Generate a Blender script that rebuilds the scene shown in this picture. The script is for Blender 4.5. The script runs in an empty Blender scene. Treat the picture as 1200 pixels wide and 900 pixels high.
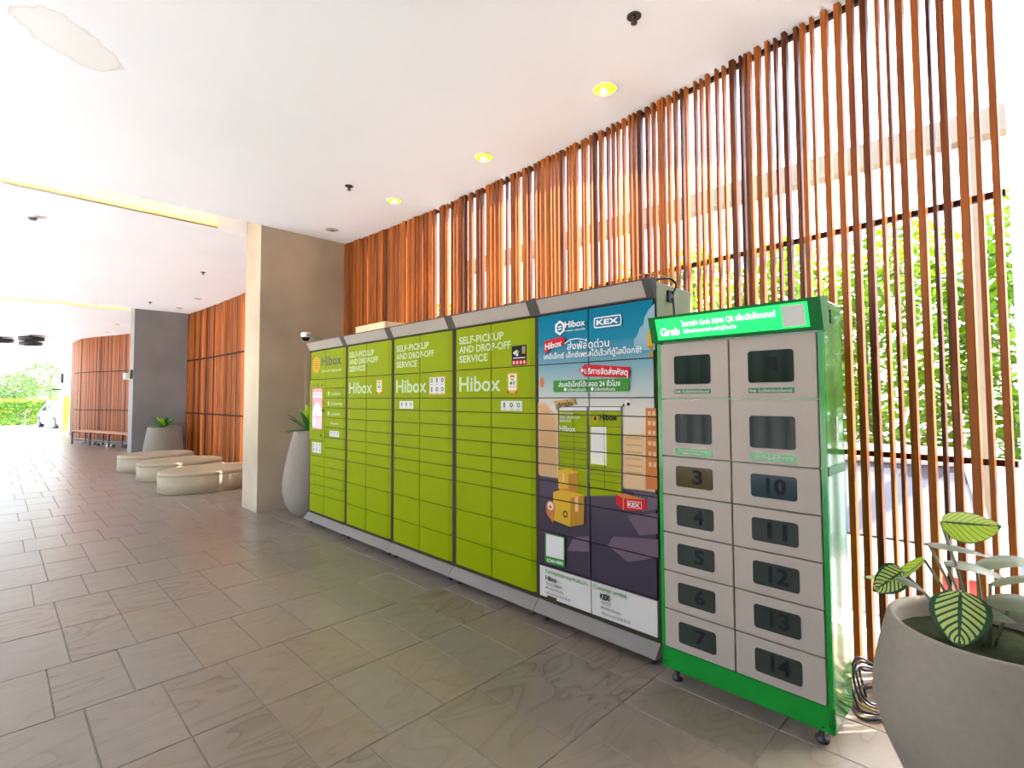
import bpy, bmesh, math, random
from mathutils import Vector, Matrix
random.seed(7)
SC = bpy.context.scene
COL = SC.collection
PI = math.pi
rad = math.radians

# ------------------------------------------------------------------ camera, world, sun, exposure
cam = bpy.data.objects.new('camera', bpy.data.cameras.new('camera'))
COL.objects.link(cam)
yaw, pitch, roll = rad(45.346), rad(2.414), rad(-0.263)
f0 = Vector((math.sin(yaw), math.cos(yaw), 0)); r0 = Vector((math.cos(yaw), -math.sin(yaw), 0)); u0 = Vector((0, 0, 1))
fw = f0*math.cos(pitch) + u0*math.sin(pitch); up = u0*math.cos(pitch) - f0*math.sin(pitch)
ri = r0*math.cos(roll) + up*math.sin(roll); up = up*math.cos(roll) - r0*math.sin(roll)
M = Matrix((ri, up, -fw)).transposed().to_4x4(); M.translation = (0, 0, 1.5)
cam.matrix_world = M
cam.data.sensor_width = 36; cam.data.lens = 596.64/1200*36
cam.data.shift_y = -(450-440.1)/1200
cam.data.clip_end = 400; cam.data.clip_start = .05
SC.camera = cam

wd = bpy.data.worlds.new('world'); SC.world = wd; wd.use_nodes = True
nt = wd.node_tree
sky = nt.nodes.new('ShaderNodeTexSky'); sky.sky_type = 'NISHITA'; sky.sun_disc = False
sky.sun_elevation = rad(60); sky.sun_rotation = rad(130); sky.air_density = 1.0; sky.dust_density = 2.5; sky.ozone_density = 1.0
bg = nt.nodes['Background']; bg.inputs['Strength'].default_value = 0.38
nt.links.new(sky.outputs['Color'], bg.inputs['Color'])

sun = bpy.data.objects.new('sun', bpy.data.lights.new('sun', 'SUN')); COL.objects.link(sun)
sun.data.energy = 9.0; sun.data.angle = rad(.6); sun.data.color = (1, .94, .84)
sd = Vector((math.cos(rad(60))*math.sin(rad(50)), -math.cos(rad(60))*math.cos(rad(50)), math.sin(rad(60))))
sun.rotation_euler = (-sd).to_track_quat('-Z', 'Y').to_euler()
sun.location = (12, -20, 30)

SC.view_settings.view_transform = 'Standard'; SC.view_settings.look = 'None'
SC.view_settings.gamma = 1; SC.view_settings.use_curve_mapping = False
SC.view_settings.exposure = 2.38

# ------------------------------------------------------------------ materials
MATS = {}
def mat(name, col, rough=.5, metal=0, vary=.06, scale=6, coat=0, bump=0, spec=.5, emit=None, estr=0, trans=0, alpha=1, stretch=None):
    if name in MATS: return MATS[name]
    m = bpy.data.materials.new(name); m.use_nodes = True; MATS[name] = m
    n = m.node_tree.nodes; l = m.node_tree.links; b = n['Principled BSDF']
    b.inputs['Roughness'].default_value = rough; b.inputs['Metallic'].default_value = metal
    b.inputs['Coat Weight'].default_value = coat; b.inputs['Coat Roughness'].default_value = .08
    b.inputs['Specular IOR Level'].default_value = spec
    b.inputs['Transmission Weight'].default_value = trans
    tc = n.new('ShaderNodeTexCoord'); mp = n.new('ShaderNodeMapping')
    l.new(tc.outputs['Object'], mp.inputs['Vector'])
    if stretch: mp.inputs['Scale'].default_value = stretch
    nz = n.new('ShaderNodeTexNoise'); nz.inputs['Scale'].default_value = scale; nz.inputs['Detail'].default_value = 5
    l.new(mp.outputs['Vector'], nz.inputs['Vector'])
    rp = n.new('ShaderNodeMapRange'); rp.inputs['From Min'].default_value = .3; rp.inputs['From Max'].default_value = .7
    rp.inputs['To Min'].default_value = 1-vary; rp.inputs['To Max'].default_value = 1+vary
    l.new(nz.outputs['Fac'], rp.inputs['Value'])
    mx = n.new('ShaderNodeMix'); mx.data_type = 'RGBA'; mx.blend_type = 'MULTIPLY'; mx.inputs[0].default_value = 1
    mx.inputs[6].default_value = (*col, 1); l.new(rp.outputs['Result'], mx.inputs[7])
    l.new(mx.outputs[2], b.inputs['Base Color'])
    if bump:
        bp = n.new('ShaderNodeBump'); bp.inputs['Strength'].default_value = bump; bp.inputs['Distance'].default_value = .01
        l.new(nz.outputs['Fac'], bp.inputs['Height']); l.new(bp.outputs['Normal'], b.inputs['Normal'])
    if emit:
        b.inputs['Emission Color'].default_value = (*emit, 1); b.inputs['Emission Strength'].default_value = estr
    return m
def flat(name, col, rough=.55): return mat(name, col, rough, vary=.02, spec=.12)

def wood_mat(name, dark, light, rough=.5):
    m = mat(name, dark, rough, spec=.2); n = m.node_tree.nodes; l = m.node_tree.links; b = n['Principled BSDF']
    tc = n.new('ShaderNodeTexCoord'); oi = n.new('ShaderNodeObjectInfo')
    add = n.new('ShaderNodeVectorMath'); add.operation = 'ADD'
    cb = n.new('ShaderNodeCombineXYZ'); mul = n.new('ShaderNodeMath'); mul.operation = 'MULTIPLY'; mul.inputs[1].default_value = 37
    l.new(oi.outputs['Random'], mul.inputs[0]); l.new(mul.outputs[0], cb.inputs['X']); l.new(mul.outputs[0], cb.inputs['Z'])
    l.new(tc.outputs['Object'], add.inputs[0]); l.new(cb.outputs[0], add.inputs[1])
    mp = n.new('ShaderNodeMapping'); mp.inputs['Scale'].default_value = (30, 30, .9); l.new(add.outputs[0], mp.inputs['Vector'])
    nz = n.new('ShaderNodeTexNoise'); nz.inputs['Scale'].default_value = 2.2; nz.inputs['Detail'].default_value = 6
    l.new(mp.outputs['Vector'], nz.inputs['Vector'])
    ad = n.new('ShaderNodeMath'); ad.operation = 'MULTIPLY_ADD'; ad.inputs[1].default_value = .75; l.new(oi.outputs['Random'], ad.inputs[0]); l.new(nz.outputs['Fac'], ad.inputs[2])
    cr = n.new('ShaderNodeValToRGB'); cr.color_ramp.elements[0].position = .45; cr.color_ramp.elements[1].position = 1.05
    cr.color_ramp.elements[0].color = (*dark, 1); cr.color_ramp.elements[1].color = (*light, 1)
    l.new(ad.outputs[0], cr.inputs['Fac']); l.new(cr.outputs['Color'], b.inputs['Base Color'])
    return m
M_WOOD = wood_mat('slat_wood', (.060, .011, .001), (.30, .076, .007), .5)
M_RAIL = mat('rail_dark', (.022, .008, .004), .6, spec=.08)
M_PLANK = mat('bench_wood', (.42, .17, .07), .45, vary=.2, scale=4, stretch=(1, 8, 8))

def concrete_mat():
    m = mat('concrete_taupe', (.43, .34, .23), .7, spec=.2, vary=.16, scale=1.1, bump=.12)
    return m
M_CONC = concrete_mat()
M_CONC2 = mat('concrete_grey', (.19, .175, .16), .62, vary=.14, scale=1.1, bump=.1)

def ceiling_mat():
    m = mat('ceiling_paint', (.94, .945, .95), .75, vary=.025, scale=.7); n = m.node_tree.nodes; l = m.node_tree.links; b = n['Principled BSDF']
    src = b.inputs['Base Color'].links[0].from_socket
    tc = n.new('ShaderNodeTexCoord'); nz = n.new('ShaderNodeTexNoise'); nz.inputs['Scale'].default_value = 7; nz.inputs['Detail'].default_value = 6
    l.new(tc.outputs['Object'], nz.inputs['Vector'])
    # water stain: an elongated blotch with ragged rim
    mp = n.new('ShaderNodeMapping'); mp.vector_type = 'TEXTURE'; mp.inputs['Location'].default_value = (.27, 4.27, 3.81); mp.inputs['Rotation'].default_value = (0, 0, rad(40)); mp.inputs['Scale'].default_value = (.34, .19, 3)
    l.new(tc.outputs['Object'], mp.inputs['Vector'])
    ln = n.new('ShaderNodeVectorMath'); ln.operation = 'LENGTH'; l.new(mp.outputs['Vector'], ln.inputs[0])
    ad = n.new('ShaderNodeMath'); ad.operation = 'MULTIPLY_ADD'; ad.inputs[1].default_value = .7; l.new(nz.outputs['Fac'], ad.inputs[0]); l.new(ln.outputs['Value'], ad.inputs[2])
    cr = n.new('ShaderNodeValToRGB'); e = cr.color_ramp.elements
    e[0].position = .63; e[0].color = (.96, .94, .90, 1); e[1].position = .952; e[1].color = (1, 1, 1, 1)
    x = e.new(.86); x.color = (.95, .925, .88, 1); x = e.new(.91); x.color = (.84, .78, .70, 1)
    sc = n.new('ShaderNodeMath'); sc.operation = 'MULTIPLY'; sc.inputs[1].default_value = .7
    l.new(ad.outputs[0], sc.inputs[0]); l.new(sc.outputs[0], cr.inputs['Fac'])
    mx = n.new('ShaderNodeMix'); mx.data_type = 'RGBA'; mx.blend_type = 'MULTIPLY'; mx.inputs[0].default_value = 1
    l.new(src, mx.inputs[6]); l.new(cr.outputs['Color'], mx.inputs[7]); l.new(mx.outputs[2], b.inputs['Base Color'])
    return m
M_CEIL = ceiling_mat()

def tile_mat():
    m = mat('sandstone_tile', (.225, .184, .147), .30, vary=.05, scale=9); n = m.node_tree.nodes; l = m.node_tree.links; b = n['Principled BSDF']
    src = b.inputs['Base Color'].links[0].from_socket
    tc = n.new('ShaderNodeTexCoord'); oi = n.new('ShaderNodeObjectInfo'); ge = n.new('ShaderNodeNewGeometry')
    sm = n.new('ShaderNodeMath'); sm.operation = 'ADD'; l.new(oi.outputs['Random'], sm.inputs[0]); l.new(ge.outputs['Random Per Island'], sm.inputs[1])
    fr = n.new('ShaderNodeMath'); fr.operation = 'FRACT'; l.new(sm.outputs[0], fr.inputs[0])
    m1 = n.new('ShaderNodeMath'); m1.operation = 'MULTIPLY'; m1.inputs[1].default_value = 53; l.new(fr.outputs[0], m1.inputs[0])
    cb = n.new('ShaderNodeCombineXYZ'); l.new(m1.outputs[0], cb.inputs['X']); l.new(m1.outputs[0], cb.inputs['Z'])
    add = n.new('ShaderNodeVectorMath'); add.operation = 'ADD'; l.new(ge.outputs['Position'], add.inputs[0]); l.new(cb.outputs[0], add.inputs[1])
    # long diagonal veins
    mp = n.new('ShaderNodeMapping'); mp.inputs['Rotation'].default_value = (0, 0, rad(14)); mp.inputs['Scale'].default_value = (1.2, 3.2, 1); l.new(add.outputs[0], mp.inputs['Vector'])
    nz = n.new('ShaderNodeTexNoise'); nz.inputs['Scale'].default_value = 1.0; nz.inputs['Detail'].default_value = 1.2; nz.inputs['Distortion'].default_value = 1.2
    l.new(mp.outputs['Vector'], nz.inputs['Vector'])
    ms = n.new('ShaderNodeMath'); ms.operation = 'MULTIPLY'; ms.inputs[1].default_value = 7; l.new(nz.outputs['Fac'], ms.inputs[0])
    sn = n.new('ShaderNodeMath'); sn.operation = 'FRACT'; l.new(ms.outputs[0], sn.inputs[0])
    cr = n.new('ShaderNodeValToRGB'); e = cr.color_ramp.elements
    e[0].position = 0; e[0].color = (.40, .32, .23, 1); e[1].position = 1; e[1].color = (.90, .87, .82, 1)
    x = e.new(.09); x.color = (.74, .68, .60, 1); x = e.new(.45); x.color = (1, 1, 1, 1)
    l.new(sn.outputs[0], cr.inputs['Fac'])
    # how strongly a tile is veined, how tan or green-grey it is
    vs = n.new('ShaderNodeMapRange'); vs.inputs['From Min'].default_value = .45; vs.inputs['From Max'].default_value = 1; vs.inputs['To Min'].default_value = .3; vs.inputs['To Max'].default_value = .9
    l.new(fr.outputs[0], vs.inputs['Value'])
    mx = n.new('ShaderNodeMix'); mx.data_type = 'RGBA'; mx.blend_type = 'MULTIPLY'; l.new(vs.outputs['Result'], mx.inputs[0]); l.new(src, mx.inputs[6]); l.new(cr.outputs['Color'], mx.inputs[7])
    m7 = n.new('ShaderNodeMath'); m7.operation = 'MULTIPLY'; m7.inputs[1].default_value = 7.31; l.new(fr.outputs[0], m7.inputs[0])
    f7 = n.new('ShaderNodeMath'); f7.operation = 'FRACT'; l.new(m7.outputs[0], f7.inputs[0])
    c2 = n.new('ShaderNodeValToRGB'); e = c2.color_ramp.elements
    e[0].position = 0; e[0].color = (.92, .93, .95, 1); e[1].position = 1; e[1].color = (.78, .78, .70, 1)
    x = e.new(.45); x.color = (1, .99, .96, 1); x = e.new(.8); x.color = (1.02, .9, .72, 1)
    l.new(f7.outputs[0], c2.inputs['Fac'])
    m2 = n.new('ShaderNodeMix'); m2.data_type = 'RGBA'; m2.blend_type = 'MULTIPLY'; m2.inputs[0].default_value = .5
    l.new(mx.outputs[2], m2.inputs[6]); l.new(c2.outputs['Color'], m2.inputs[7]); l.new(m2.outputs[2], b.inputs['Base Color'])
    return m
M_TILE = tile_mat()
M_GROUT = mat('grout', (.24, .215, .185), .8)
M_GREEN = mat('lime_metal', (.19, .232, .0), .42, vary=.02, spec=.04)
M_FRAME = mat('olive_frame', (.045, .034, .018), .6, spec=.04)
M_SIDE = mat('cream_green_metal', (.24, .27, .14), .4, vary=.04)
M_GREYM = mat('brushed_grey', (.20, .175, .145), .5, spec=.15, vary=.05)
M_SIGN = mat('pale_sign_panel', (.32, .27, .22), .5, spec=.15, vary=.04)
M_DKGREY = mat('dark_grey_metal', (.07, .06, .048), .5, spec=.15)
M_BLACK = mat('black_rubber', (.012, .012, .013), .5)
M_WHITE = flat('white_print', (.62, .61, .58))
M_INK = mat('black_ink', (.008, .008, .009), .6, vary=.02, spec=.1)
M_PALELIME = flat('pale_lime_print', (.40, .45, .24))
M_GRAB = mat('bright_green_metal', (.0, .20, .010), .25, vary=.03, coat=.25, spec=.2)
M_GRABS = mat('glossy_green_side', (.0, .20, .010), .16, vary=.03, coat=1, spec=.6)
M_GRABD = mat('dark_green_metal', (.0, .10, .012), .3, vary=.03, coat=.1, spec=.2)  # darker green of the header box, side parts and label strips
M_DOORW = mat('white_door', (.33, .267, .21), .5, vary=.02, spec=.15)
M_PANE = mat('tinted_pane', (.004, .012, .007), .07, vary=.3, scale=3, spec=.06)
M_PANEY = mat('amber_pane', (.050, .036, .006), .12, vary=.2, scale=5, spec=.1)
M_PANEB = mat('teal_pane', (.012, .026, .028), .12, vary=.2, scale=5, spec=.1)
M_PANEG = mat('grey_pane', (.028, .031, .021), .12, vary=.25, scale=3, spec=.15)
M_POT = mat('stone_pot', (.225, .187, .142), .7, vary=.05, spec=.15, scale=40, bump=.05)
M_SOIL = mat('soil', (.014, .017, .006), .95, spec=.05, vary=.4, scale=40, bump=.5)
M_BENCH = mat('beige_stone', (.33, .255, .155), .5, spec=.2, vary=.05, scale=25)
M_CARD = mat('cardboard', (.62, .44, .26), .7, vary=.08)
M_ALU = mat('alu', (.5, .5, .5), .3, metal=.8)
M_WPAINT = mat('white_wall_paint', (.8, .79, .77), .6)
M_CREAM = mat('cream_render', (.24, .19, .13), .8, spec=.1)
M_GROUND = mat('pale_concrete', (.80, .79, .77), .8, vary=.1, scale=1.2)
M_CARW = mat('white_car_paint', (.45, .45, .46), .3, coat=.3, vary=.01)
M_CARG = mat('car_glass', (.06, .065, .075), .05, spec=.6)
M_RED = mat('red_lens', (.5, .01, .01), .2)
M_BLUE = flat('print_blue', (.0, .12, .19))
M_REDP = flat('print_red', (.42, .005, .008))
M_GRP = flat('print_green', (.03, .17, .012))
M_TANP = flat('print_tan', (.40, .23, .075))
M_YEL = flat('print_yellow', (.46, .25, .012))
M_YELD = flat('print_ochre', (.30, .14, .008))
M_ORG = flat('print_orange', (.40, .12, .025))
M_PEACH = flat('print_peach', (.50, .31, .155))
M_LILAC = flat('print_lilac', (.105, .068, .083))
M_PALEB = flat('print_paleblue', (.19, .29, .32))
M_GLOWP = flat('print_paleglow', (.52, .52, .36))
M_STK = flat('sticker_white', (.50, .46, .41))
M_SCREEN = mat('pink_screen', (.05, .02, .02), .2, emit=(.9, .22, .27), estr=.33)
M_SCREENW = mat('white_screen', (.05, .05, .05), .2, emit=(.75, .78, .85), estr=.34)
M_LEDG = mat('green_lightbox', (.0, .3, .05), .3, emit=(.0, .72, .10), estr=.33)
M_LEDW = mat('white_lightbox', (.8, .8, .8), .3, emit=(.75, 1, .8), estr=.42)
M_STEM = mat('leaf_stem', (.12, .13, .05), .5)

def leaf_mat(name, col, trans=.45):
    m = bpy.data.materials.new(name); m.use_nodes = True; MATS[name] = m
    n = m.node_tree.nodes; l = m.node_tree.links; b = n['Principled BSDF']; out = n['Material Output']
    ge = n.new('ShaderNodeNewGeometry'); hs = n.new('ShaderNodeHueSaturation'); hs.inputs['Color'].default_value = (*col, 1)
    r = n.new('ShaderNodeMapRange'); r.inputs['To Min'].default_value = .55; r.inputs['To Max'].default_value = 1.4
    l.new(ge.outputs['Random Per Island'], r.inputs['Value']); l.new(r.outputs['Result'], hs.inputs['Value'])
    l.new(hs.outputs['Color'], b.inputs['Base Color']); b.inputs['Roughness'].default_value = .4
    t = n.new('ShaderNodeBsdfTranslucent'); l.new(hs.outputs['Color'], t.inputs['Color'])
    ms = n.new('ShaderNodeMixShader'); ms.inputs[0].default_value = trans
    l.new(b.outputs[0], ms.inputs[1]); l.new(t.outputs[0], ms.inputs[2]); l.new(ms.outputs[0], out.inputs['Surface'])
    return m
M_LEAFB = leaf_mat('bamboo_leaf', (.17, .31, .012))
M_LEAFH = leaf_mat('hedge_leaf', (.17, .22, .016))
M_LEAFT = leaf_mat('tree_leaf', (.085, .17, .03))
M_LEAFD = leaf_mat('deep_green_leaf', (.035, .17, .02), .3)
M_LEAFL = leaf_mat('lime_leaf', (.33, .55, .02), .4)

def varieg_mat(name, vw, mg, lime):
    m = bpy.data.materials.new(name); m.use_nodes = True
    n = m.node_tree.nodes; l = m.node_tree.links; b = n['Principled BSDF']; out = n['Material Output']
    uv = n.new('ShaderNodeUVMap'); uv.uv_map = 'UVMap'; sp = n.new('ShaderNodeSeparateXYZ'); l.new(uv.outputs[0], sp.inputs[0])
    def mth(op, a, bb=None, c=None):
        k = n.new('ShaderNodeMath'); k.operation = op
        for i, v in enumerate((a, bb, c)):
            if v is None: continue
            if isinstance(v, (int, float)): k.inputs[i].default_value = v
            else: l.new(v, k.inputs[i])
        return k.outputs[0]
    av = mth('ABSOLUTE', mth('MULTIPLY_ADD', sp.outputs['Y'], 2, -1))          # 0 midrib .. 1 margin
    ph = mth('FRACT', mth('MULTIPLY', mth('MULTIPLY_ADD', av, -.28, sp.outputs['X']), 8.5))
    vein = mth('LESS_THAN', mth('ABSOLUTE', mth('SUBTRACT', ph, .5)), vw)
    edge = mth('GREATER_THAN', av, mg); mid = mth('LESS_THAN', av, .07)
    endm = mth('GREATER_THAN', sp.outputs['X'], .93)
    mask = mth('MAXIMUM', mth('MAXIMUM', vein, edge), mth('MAXIMUM', mid, endm))
    mx = n.new('ShaderNodeMix'); mx.data_type = 'RGBA'; l.new(mask, mx.inputs[0]); mx.inputs[6].default_value = (*lime, 1); mx.inputs[7].default_value = (.012, .055, .018, 1)
    l.new(mx.outputs[2], b.inputs['Base Color']); b.inputs['Roughness'].default_value = .4
    t = n.new('ShaderNodeBsdfTranslucent'); l.new(mx.outputs[2], t.inputs['Color'])
    ms = n.new('ShaderNodeMixShader'); ms.inputs[0].default_value = .35
    l.new(b.outputs[0], ms.inputs[1]); l.new(t.outputs[0], ms.inputs[2]); l.new(ms.outputs[0], out.inputs['Surface'])
    return m
M_VAR = varieg_mat('variegated_leaf', .19, .80, (.40, .48, .12))
M_VARL = varieg_mat('lime_veined_leaf', .06, .95, (.30, .40, .03))
M_LEAFG = leaf_mat('grey_green_leaf', (.15, .165, .10), .3)

def frost_mat():
    m = bpy.data.materials.new('frosted_glass'); m.use_nodes = True
    n = m.node_tree.nodes; l = m.node_tree.links; b = n['Principled BSDF']; out = n['Material Output']
    nz = n.new('ShaderNodeTexNoise'); nz.inputs['Scale'].default_value = 3
    b.inputs['Base Color'].default_value = (.95, .98, .95, 1); b.inputs['Roughness'].default_value = .42
    b.inputs['Transmission Weight'].default_value = .75; b.inputs['IOR'].default_value = 1.1
    return m
M_FROST = frost_mat()

def poster_mat():
    # printed picture sheet on the wrapped cabinet: sky that pales downwards, purple street, white foot strip
    m = mat('printed_wrap', (1, 1, 1), .55, vary=.01, spec=.04); n = m.node_tree.nodes; l = m.node_tree.links; b = n['Principled BSDF']
    tc = n.new('ShaderNodeTexCoord'); sp = n.new('ShaderNodeSeparateXYZ'); l.new(tc.outputs['Object'], sp.inputs[0])
    mr = n.new('ShaderNodeMapRange'); mr.inputs['From Min'].default_value = .1; mr.inputs['From Max'].default_value = 2.1; l.new(sp.outputs['Z'], mr.inputs['Value'])
    cr = n.new('ShaderNodeValToRGB'); e = cr.color_ramp.elements
    P = [(.1, (.50, .45, .385)), (.352, (.50, .45, .385)), (.356, (.040, .030, .038)), (.66, (.045, .033, .044)), (.9, (.066, .050, .064)), (.955, (.052, .045, .058)), (.965, (.46, .33, .20)), (1.2, (.50, .39, .26)), (1.42, (.47, .41, .33)), (1.58, (.27, .33, .31)), (1.74, (.10, .22, .26)), (1.86, (.01, .15, .215)), (2.1, (.0, .115, .185))]
    for i, (z, c) in enumerate(P):
        x = e[0] if i == 0 else (e[len(e)-1] if i == len(P)-1 else e.new((z-.1)/2))
        x.position = (z-.1)/2; x.color = (*c, 1)
    l.new(mr.outputs['Result'], cr.inputs['Fac']); l.new(cr.outputs['Color'], b.inputs['Base Color'])
    return m
M_POSTER = poster_mat()

# ------------------------------------------------------------------ mesh helpers
class MB:
    def __init__(s): s.v = []; s.f = []; s.m = []; s.sm = []; s.uv = {}
    def add(s, vs, fs, m=0, sm=False):
        o = len(s.v); s.v += [tuple(p) for p in vs]
        for f in fs: s.f.append(tuple(i+o for i in f)); s.m.append(m); s.sm.append(sm)
        return s
    def box(s, x0, x1, y0, y1, z0, z1, m=0):
        if x0 > x1: x0, x1 = x1, x0
        if y0 > y1: y0, y1 = y1, y0
        v = [(x0, y0, z0), (x1, y0, z0), (x1, y1, z0), (x0, y1, z0), (x0, y0, z1), (x1, y0, z1), (x1, y1, z1), (x0, y1, z1)]
        return s.add(v, [(0, 3, 2, 1), (4, 5, 6, 7), (0, 1, 5, 4), (1, 2, 6, 5), (2, 3, 7, 6), (3, 0, 4, 7)], m)
    def bbox(s, x0, x1, y0, y1, z0, z1, b=.004, m=0):
        # box with every edge softened: chamfered ring top and bottom
        def ring(i, z): return [(x0+i, y0+b, z), (x0+b, y0+i, z), (x1-b, y0+i, z), (x1-i, y0+b, z), (x1-i, y1-b, z), (x1-b, y1-i, z), (x0+b, y1-i, z), (x0+i, y1-b, z)]
        v = ring(b*.6, z0) + ring(0, z0+b) + ring(0, z1-b) + ring(b*.6, z1)
        f = [tuple(reversed(range(8))), tuple(range(24, 32))]
        for k in range(3):
            for i in range(8): j = (i+1) % 8; f.append((k*8+i, k*8+j, k*8+8+j, k*8+8+i))
        return s.add(v, f, m)
    def prism(s, poly, y0, y1, m=0):            # poly in (x, z), extruded along y
        n = len(poly); v = [(x, y0, z) for x, z in poly] + [(x, y1, z) for x, z in poly]
        return s.add(v, [tuple(range(n)), tuple(reversed(range(n, 2*n)))] + [((i+1) % n, i, n+i, n+(i+1) % n) for i in range(n)], m)
    def xprism(s, poly, x0, x1, m=0):           # poly in (y, z), extruded along x
        n = len(poly); v = [(x0, y, z) for y, z in poly] + [(x1, y, z) for y, z in poly]
        return s.add(v, [tuple(reversed(range(n))), tuple(range(n, 2*n))] + [(i, (i+1) % n, n+(i+1) % n, n+i) for i in range(n)], m)
    def zprism(s, poly, z0, z1, m=0, sm=False):
        n = len(poly); v = [(x, y, z0) for x, y in poly] + [(x, y, z1) for x, y in poly]
        s.add(v, [tuple(reversed(range(n))), tuple(range(n, 2*n))], m); o = len(s.v)-2*n
        for i in range(n): s.f.append((o+i, o+(i+1) % n, o+n+(i+1) % n, o+n+i)); s.m.append(m); s.sm.append(sm)
        return s
    def lathe(s, prof, n=32, c=(0, 0, 0), m=0, sx=1, sy=1, rot=0):
        v = []
        for r, z in prof:
            for i in range(n):
                a = 2*PI*i/n; x, y = r*sx*math.cos(a), r*sy*math.sin(a)
                v.append((c[0]+x*math.cos(rot)-y*math.sin(rot), c[1]+x*math.sin(rot)+y*math.cos(rot), c[2]+z))
        f = [(k*n+i, k*n+(i+1) % n, (k+1)*n+(i+1) % n, (k+1)*n+i) for k in range(len(prof)-1) for i in range(n)]
        s.add(v, f, m, True); o = len(s.v)-len(v)
        if prof[0][0] > 1e-4: s.f.append(tuple(o+i for i in reversed(range(n)))); s.m.append(m); s.sm.append(False)
        if prof[-1][0] > 1e-4: s.f.append(tuple(o+(len(prof)-1)*n+i for i in range(n))); s.m.append(m); s.sm.append(False)
        return s
    def tube(s, pts, r, n=8, m=0, smooth=0):
        pts = [Vector(p) for p in pts]; v = []
        if smooth:                              # Catmull-Rom through the points
            q = [pts[0]]+pts+[pts[-1]]; out = []
            for k in range(1, len(q)-2):
                for i in range(smooth):
                    x = i/smooth; a, b, c, d = q[k-1:k+3]
                    out.append(.5*(2*b+(c-a)*x+(2*a-5*b+4*c-d)*x*x+(3*b-a-3*c+d)*x**3))
            pts = out+[pts[-1]]
        for k, p in enumerate(pts):
            t = (pts[min(k+1, len(pts)-1)]-pts[max(k-1, 0)]).normalized()
            a = t.cross(Vector((0, 0, 1))); a = a.normalized() if a.length > 1e-3 else Vector((1, 0, 0)); b = t.cross(a)
            rr = r[k] if isinstance(r, (list, tuple)) else r
            for i in range(n): q = p + (a*math.cos(2*PI*i/n)+b*math.sin(2*PI*i/n))*rr; v.append(tuple(q))
        f = [(k*n+i, k*n+(i+1) % n, (k+1)*n+(i+1) % n, (k+1)*n+i) for k in range(len(pts)-1) for i in range(n)]
        f += [tuple(reversed(range(n))), tuple((len(pts)-1)*n+i for i in range(n))]
        return s.add(v, f, m, True)
    def face(s, pts, m=0): return s.add(pts, [tuple(range(len(pts)))], m)
    def mesh(s, name, mats):
        me = bpy.data.meshes.new(name); me.from_pydata(s.v, [], s.f)
        for x in (mats if isinstance(mats, (list, tuple)) else [mats]): me.materials.append(x)
        me.polygons.foreach_set('material_index', s.m); me.polygons.foreach_set('use_smooth', s.sm)
        me.update(); return me
    def build(s, name, mats, parent=None, **kw): return link(name, s.mesh(name, mats), parent, **kw)

def link(name, me, parent=None, loc=None, label=None, cat=None, group=None, kind=None, rz=None):
    o = bpy.data.objects.new(name, me); COL.objects.link(o)
    if parent: o.parent = parent
    if loc: o.location = loc
    if rz is not None: o.rotation_euler = (0, 0, rz)
    tag(o, label, cat, group, kind); return o
def tag(o, label=None, cat=None, group=None, kind=None):
    if label: o['label'] = label
    if cat: o['category'] = cat
    if group: o['group'] = group
    if kind: o['kind'] = kind
    return o
def thing(name, label, cat, loc=(0, 0, 0), rz=0, group=None): return link(name, None, None, loc, label, cat, group, None, rz)
def struct(name, mb, mats, parent=None): return mb.build(name, mats, parent, kind=None if parent else 'structure')

def cut_seams(bm, seams):
    for ax, val, g in seams:                    # remove the sheet where a door gap runs
        no = Vector((1, 0, 0)) if ax == 'x' else Vector((0, 0, 1))
        for w in (val-g, val+g):
            bmesh.ops.bisect_plane(bm, geom=bm.verts[:]+bm.edges[:]+bm.faces[:], plane_co=no*w, plane_no=no, dist=1e-6)
        k = 0 if ax == 'x' else 2
        bmesh.ops.delete(bm, geom=[f for f in bm.faces if abs(f.calc_center_median()[k]-val) < g*.98], context='FACES')

FONTC = {}
def text(s, mt, parent, x0, x1, z0, z1, y, bold=0, seams=None, name='lettering', xf=None, shear=0):
    cu = bpy.data.curves.new('t', 'FONT'); cu.body = s; cu.size = 1; cu.resolution_u = 3; cu.offset = bold; cu.shear = shear; cu.fill_mode = 'FRONT'
    o = bpy.data.objects.new('t', cu); COL.objects.link(o)
    dg = bpy.context.evaluated_depsgraph_get(); dg.update()
    me = bpy.data.meshes.new_from_object(o.evaluated_get(dg)); bpy.data.objects.remove(o); bpy.data.curves.remove(cu)
    xs = [v.co.x for v in me.vertices]; ys = [v.co.y for v in me.vertices]
    if not xs: return None
    ax, bx, ay, by = min(xs), max(xs), min(ys), max(ys)
    for v in me.vertices:
        x = x0+(v.co.x-ax)/(bx-ax)*(x1-x0); z = z0+(v.co.y-ay)/(by-ay)*(z1-z0)
        if xf: x, z = xf(x, z)
        v.co = (x, y, z)
    if seams:
        bm = bmesh.new(); bm.from_mesh(me); cut_seams(bm, seams); bm.to_mesh(me); bm.free()
    me.materials.clear(); me.materials.append(mt); me.name = name
    return link(name, me, parent)
def printed(polys, parent, y, seams=None, name='printed_picture', label=None):
    # polys: list of (material, [(x,z)...]); flat ink sheets, each a hair in front of the one before
    mats = []; mb = MB()
    for i, (m, p) in enumerate(polys):
        if m not in mats: mats.append(m)
        ar = sum(p[k][0]*p[(k+1) % len(p)][1]-p[(k+1) % len(p)][0]*p[k][1] for k in range(len(p)))
        if ar < 0: p = p[::-1]
        mb.face([(x, y-.00012*i, z) for x, z in p], mats.index(m))
    me = mb.mesh(name, mats)
    if seams:
        bm = bmesh.new(); bm.from_mesh(me); cut_seams(bm, seams); bm.to_mesh(me); bm.free()
    return link(name, me, parent, label=label)
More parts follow.
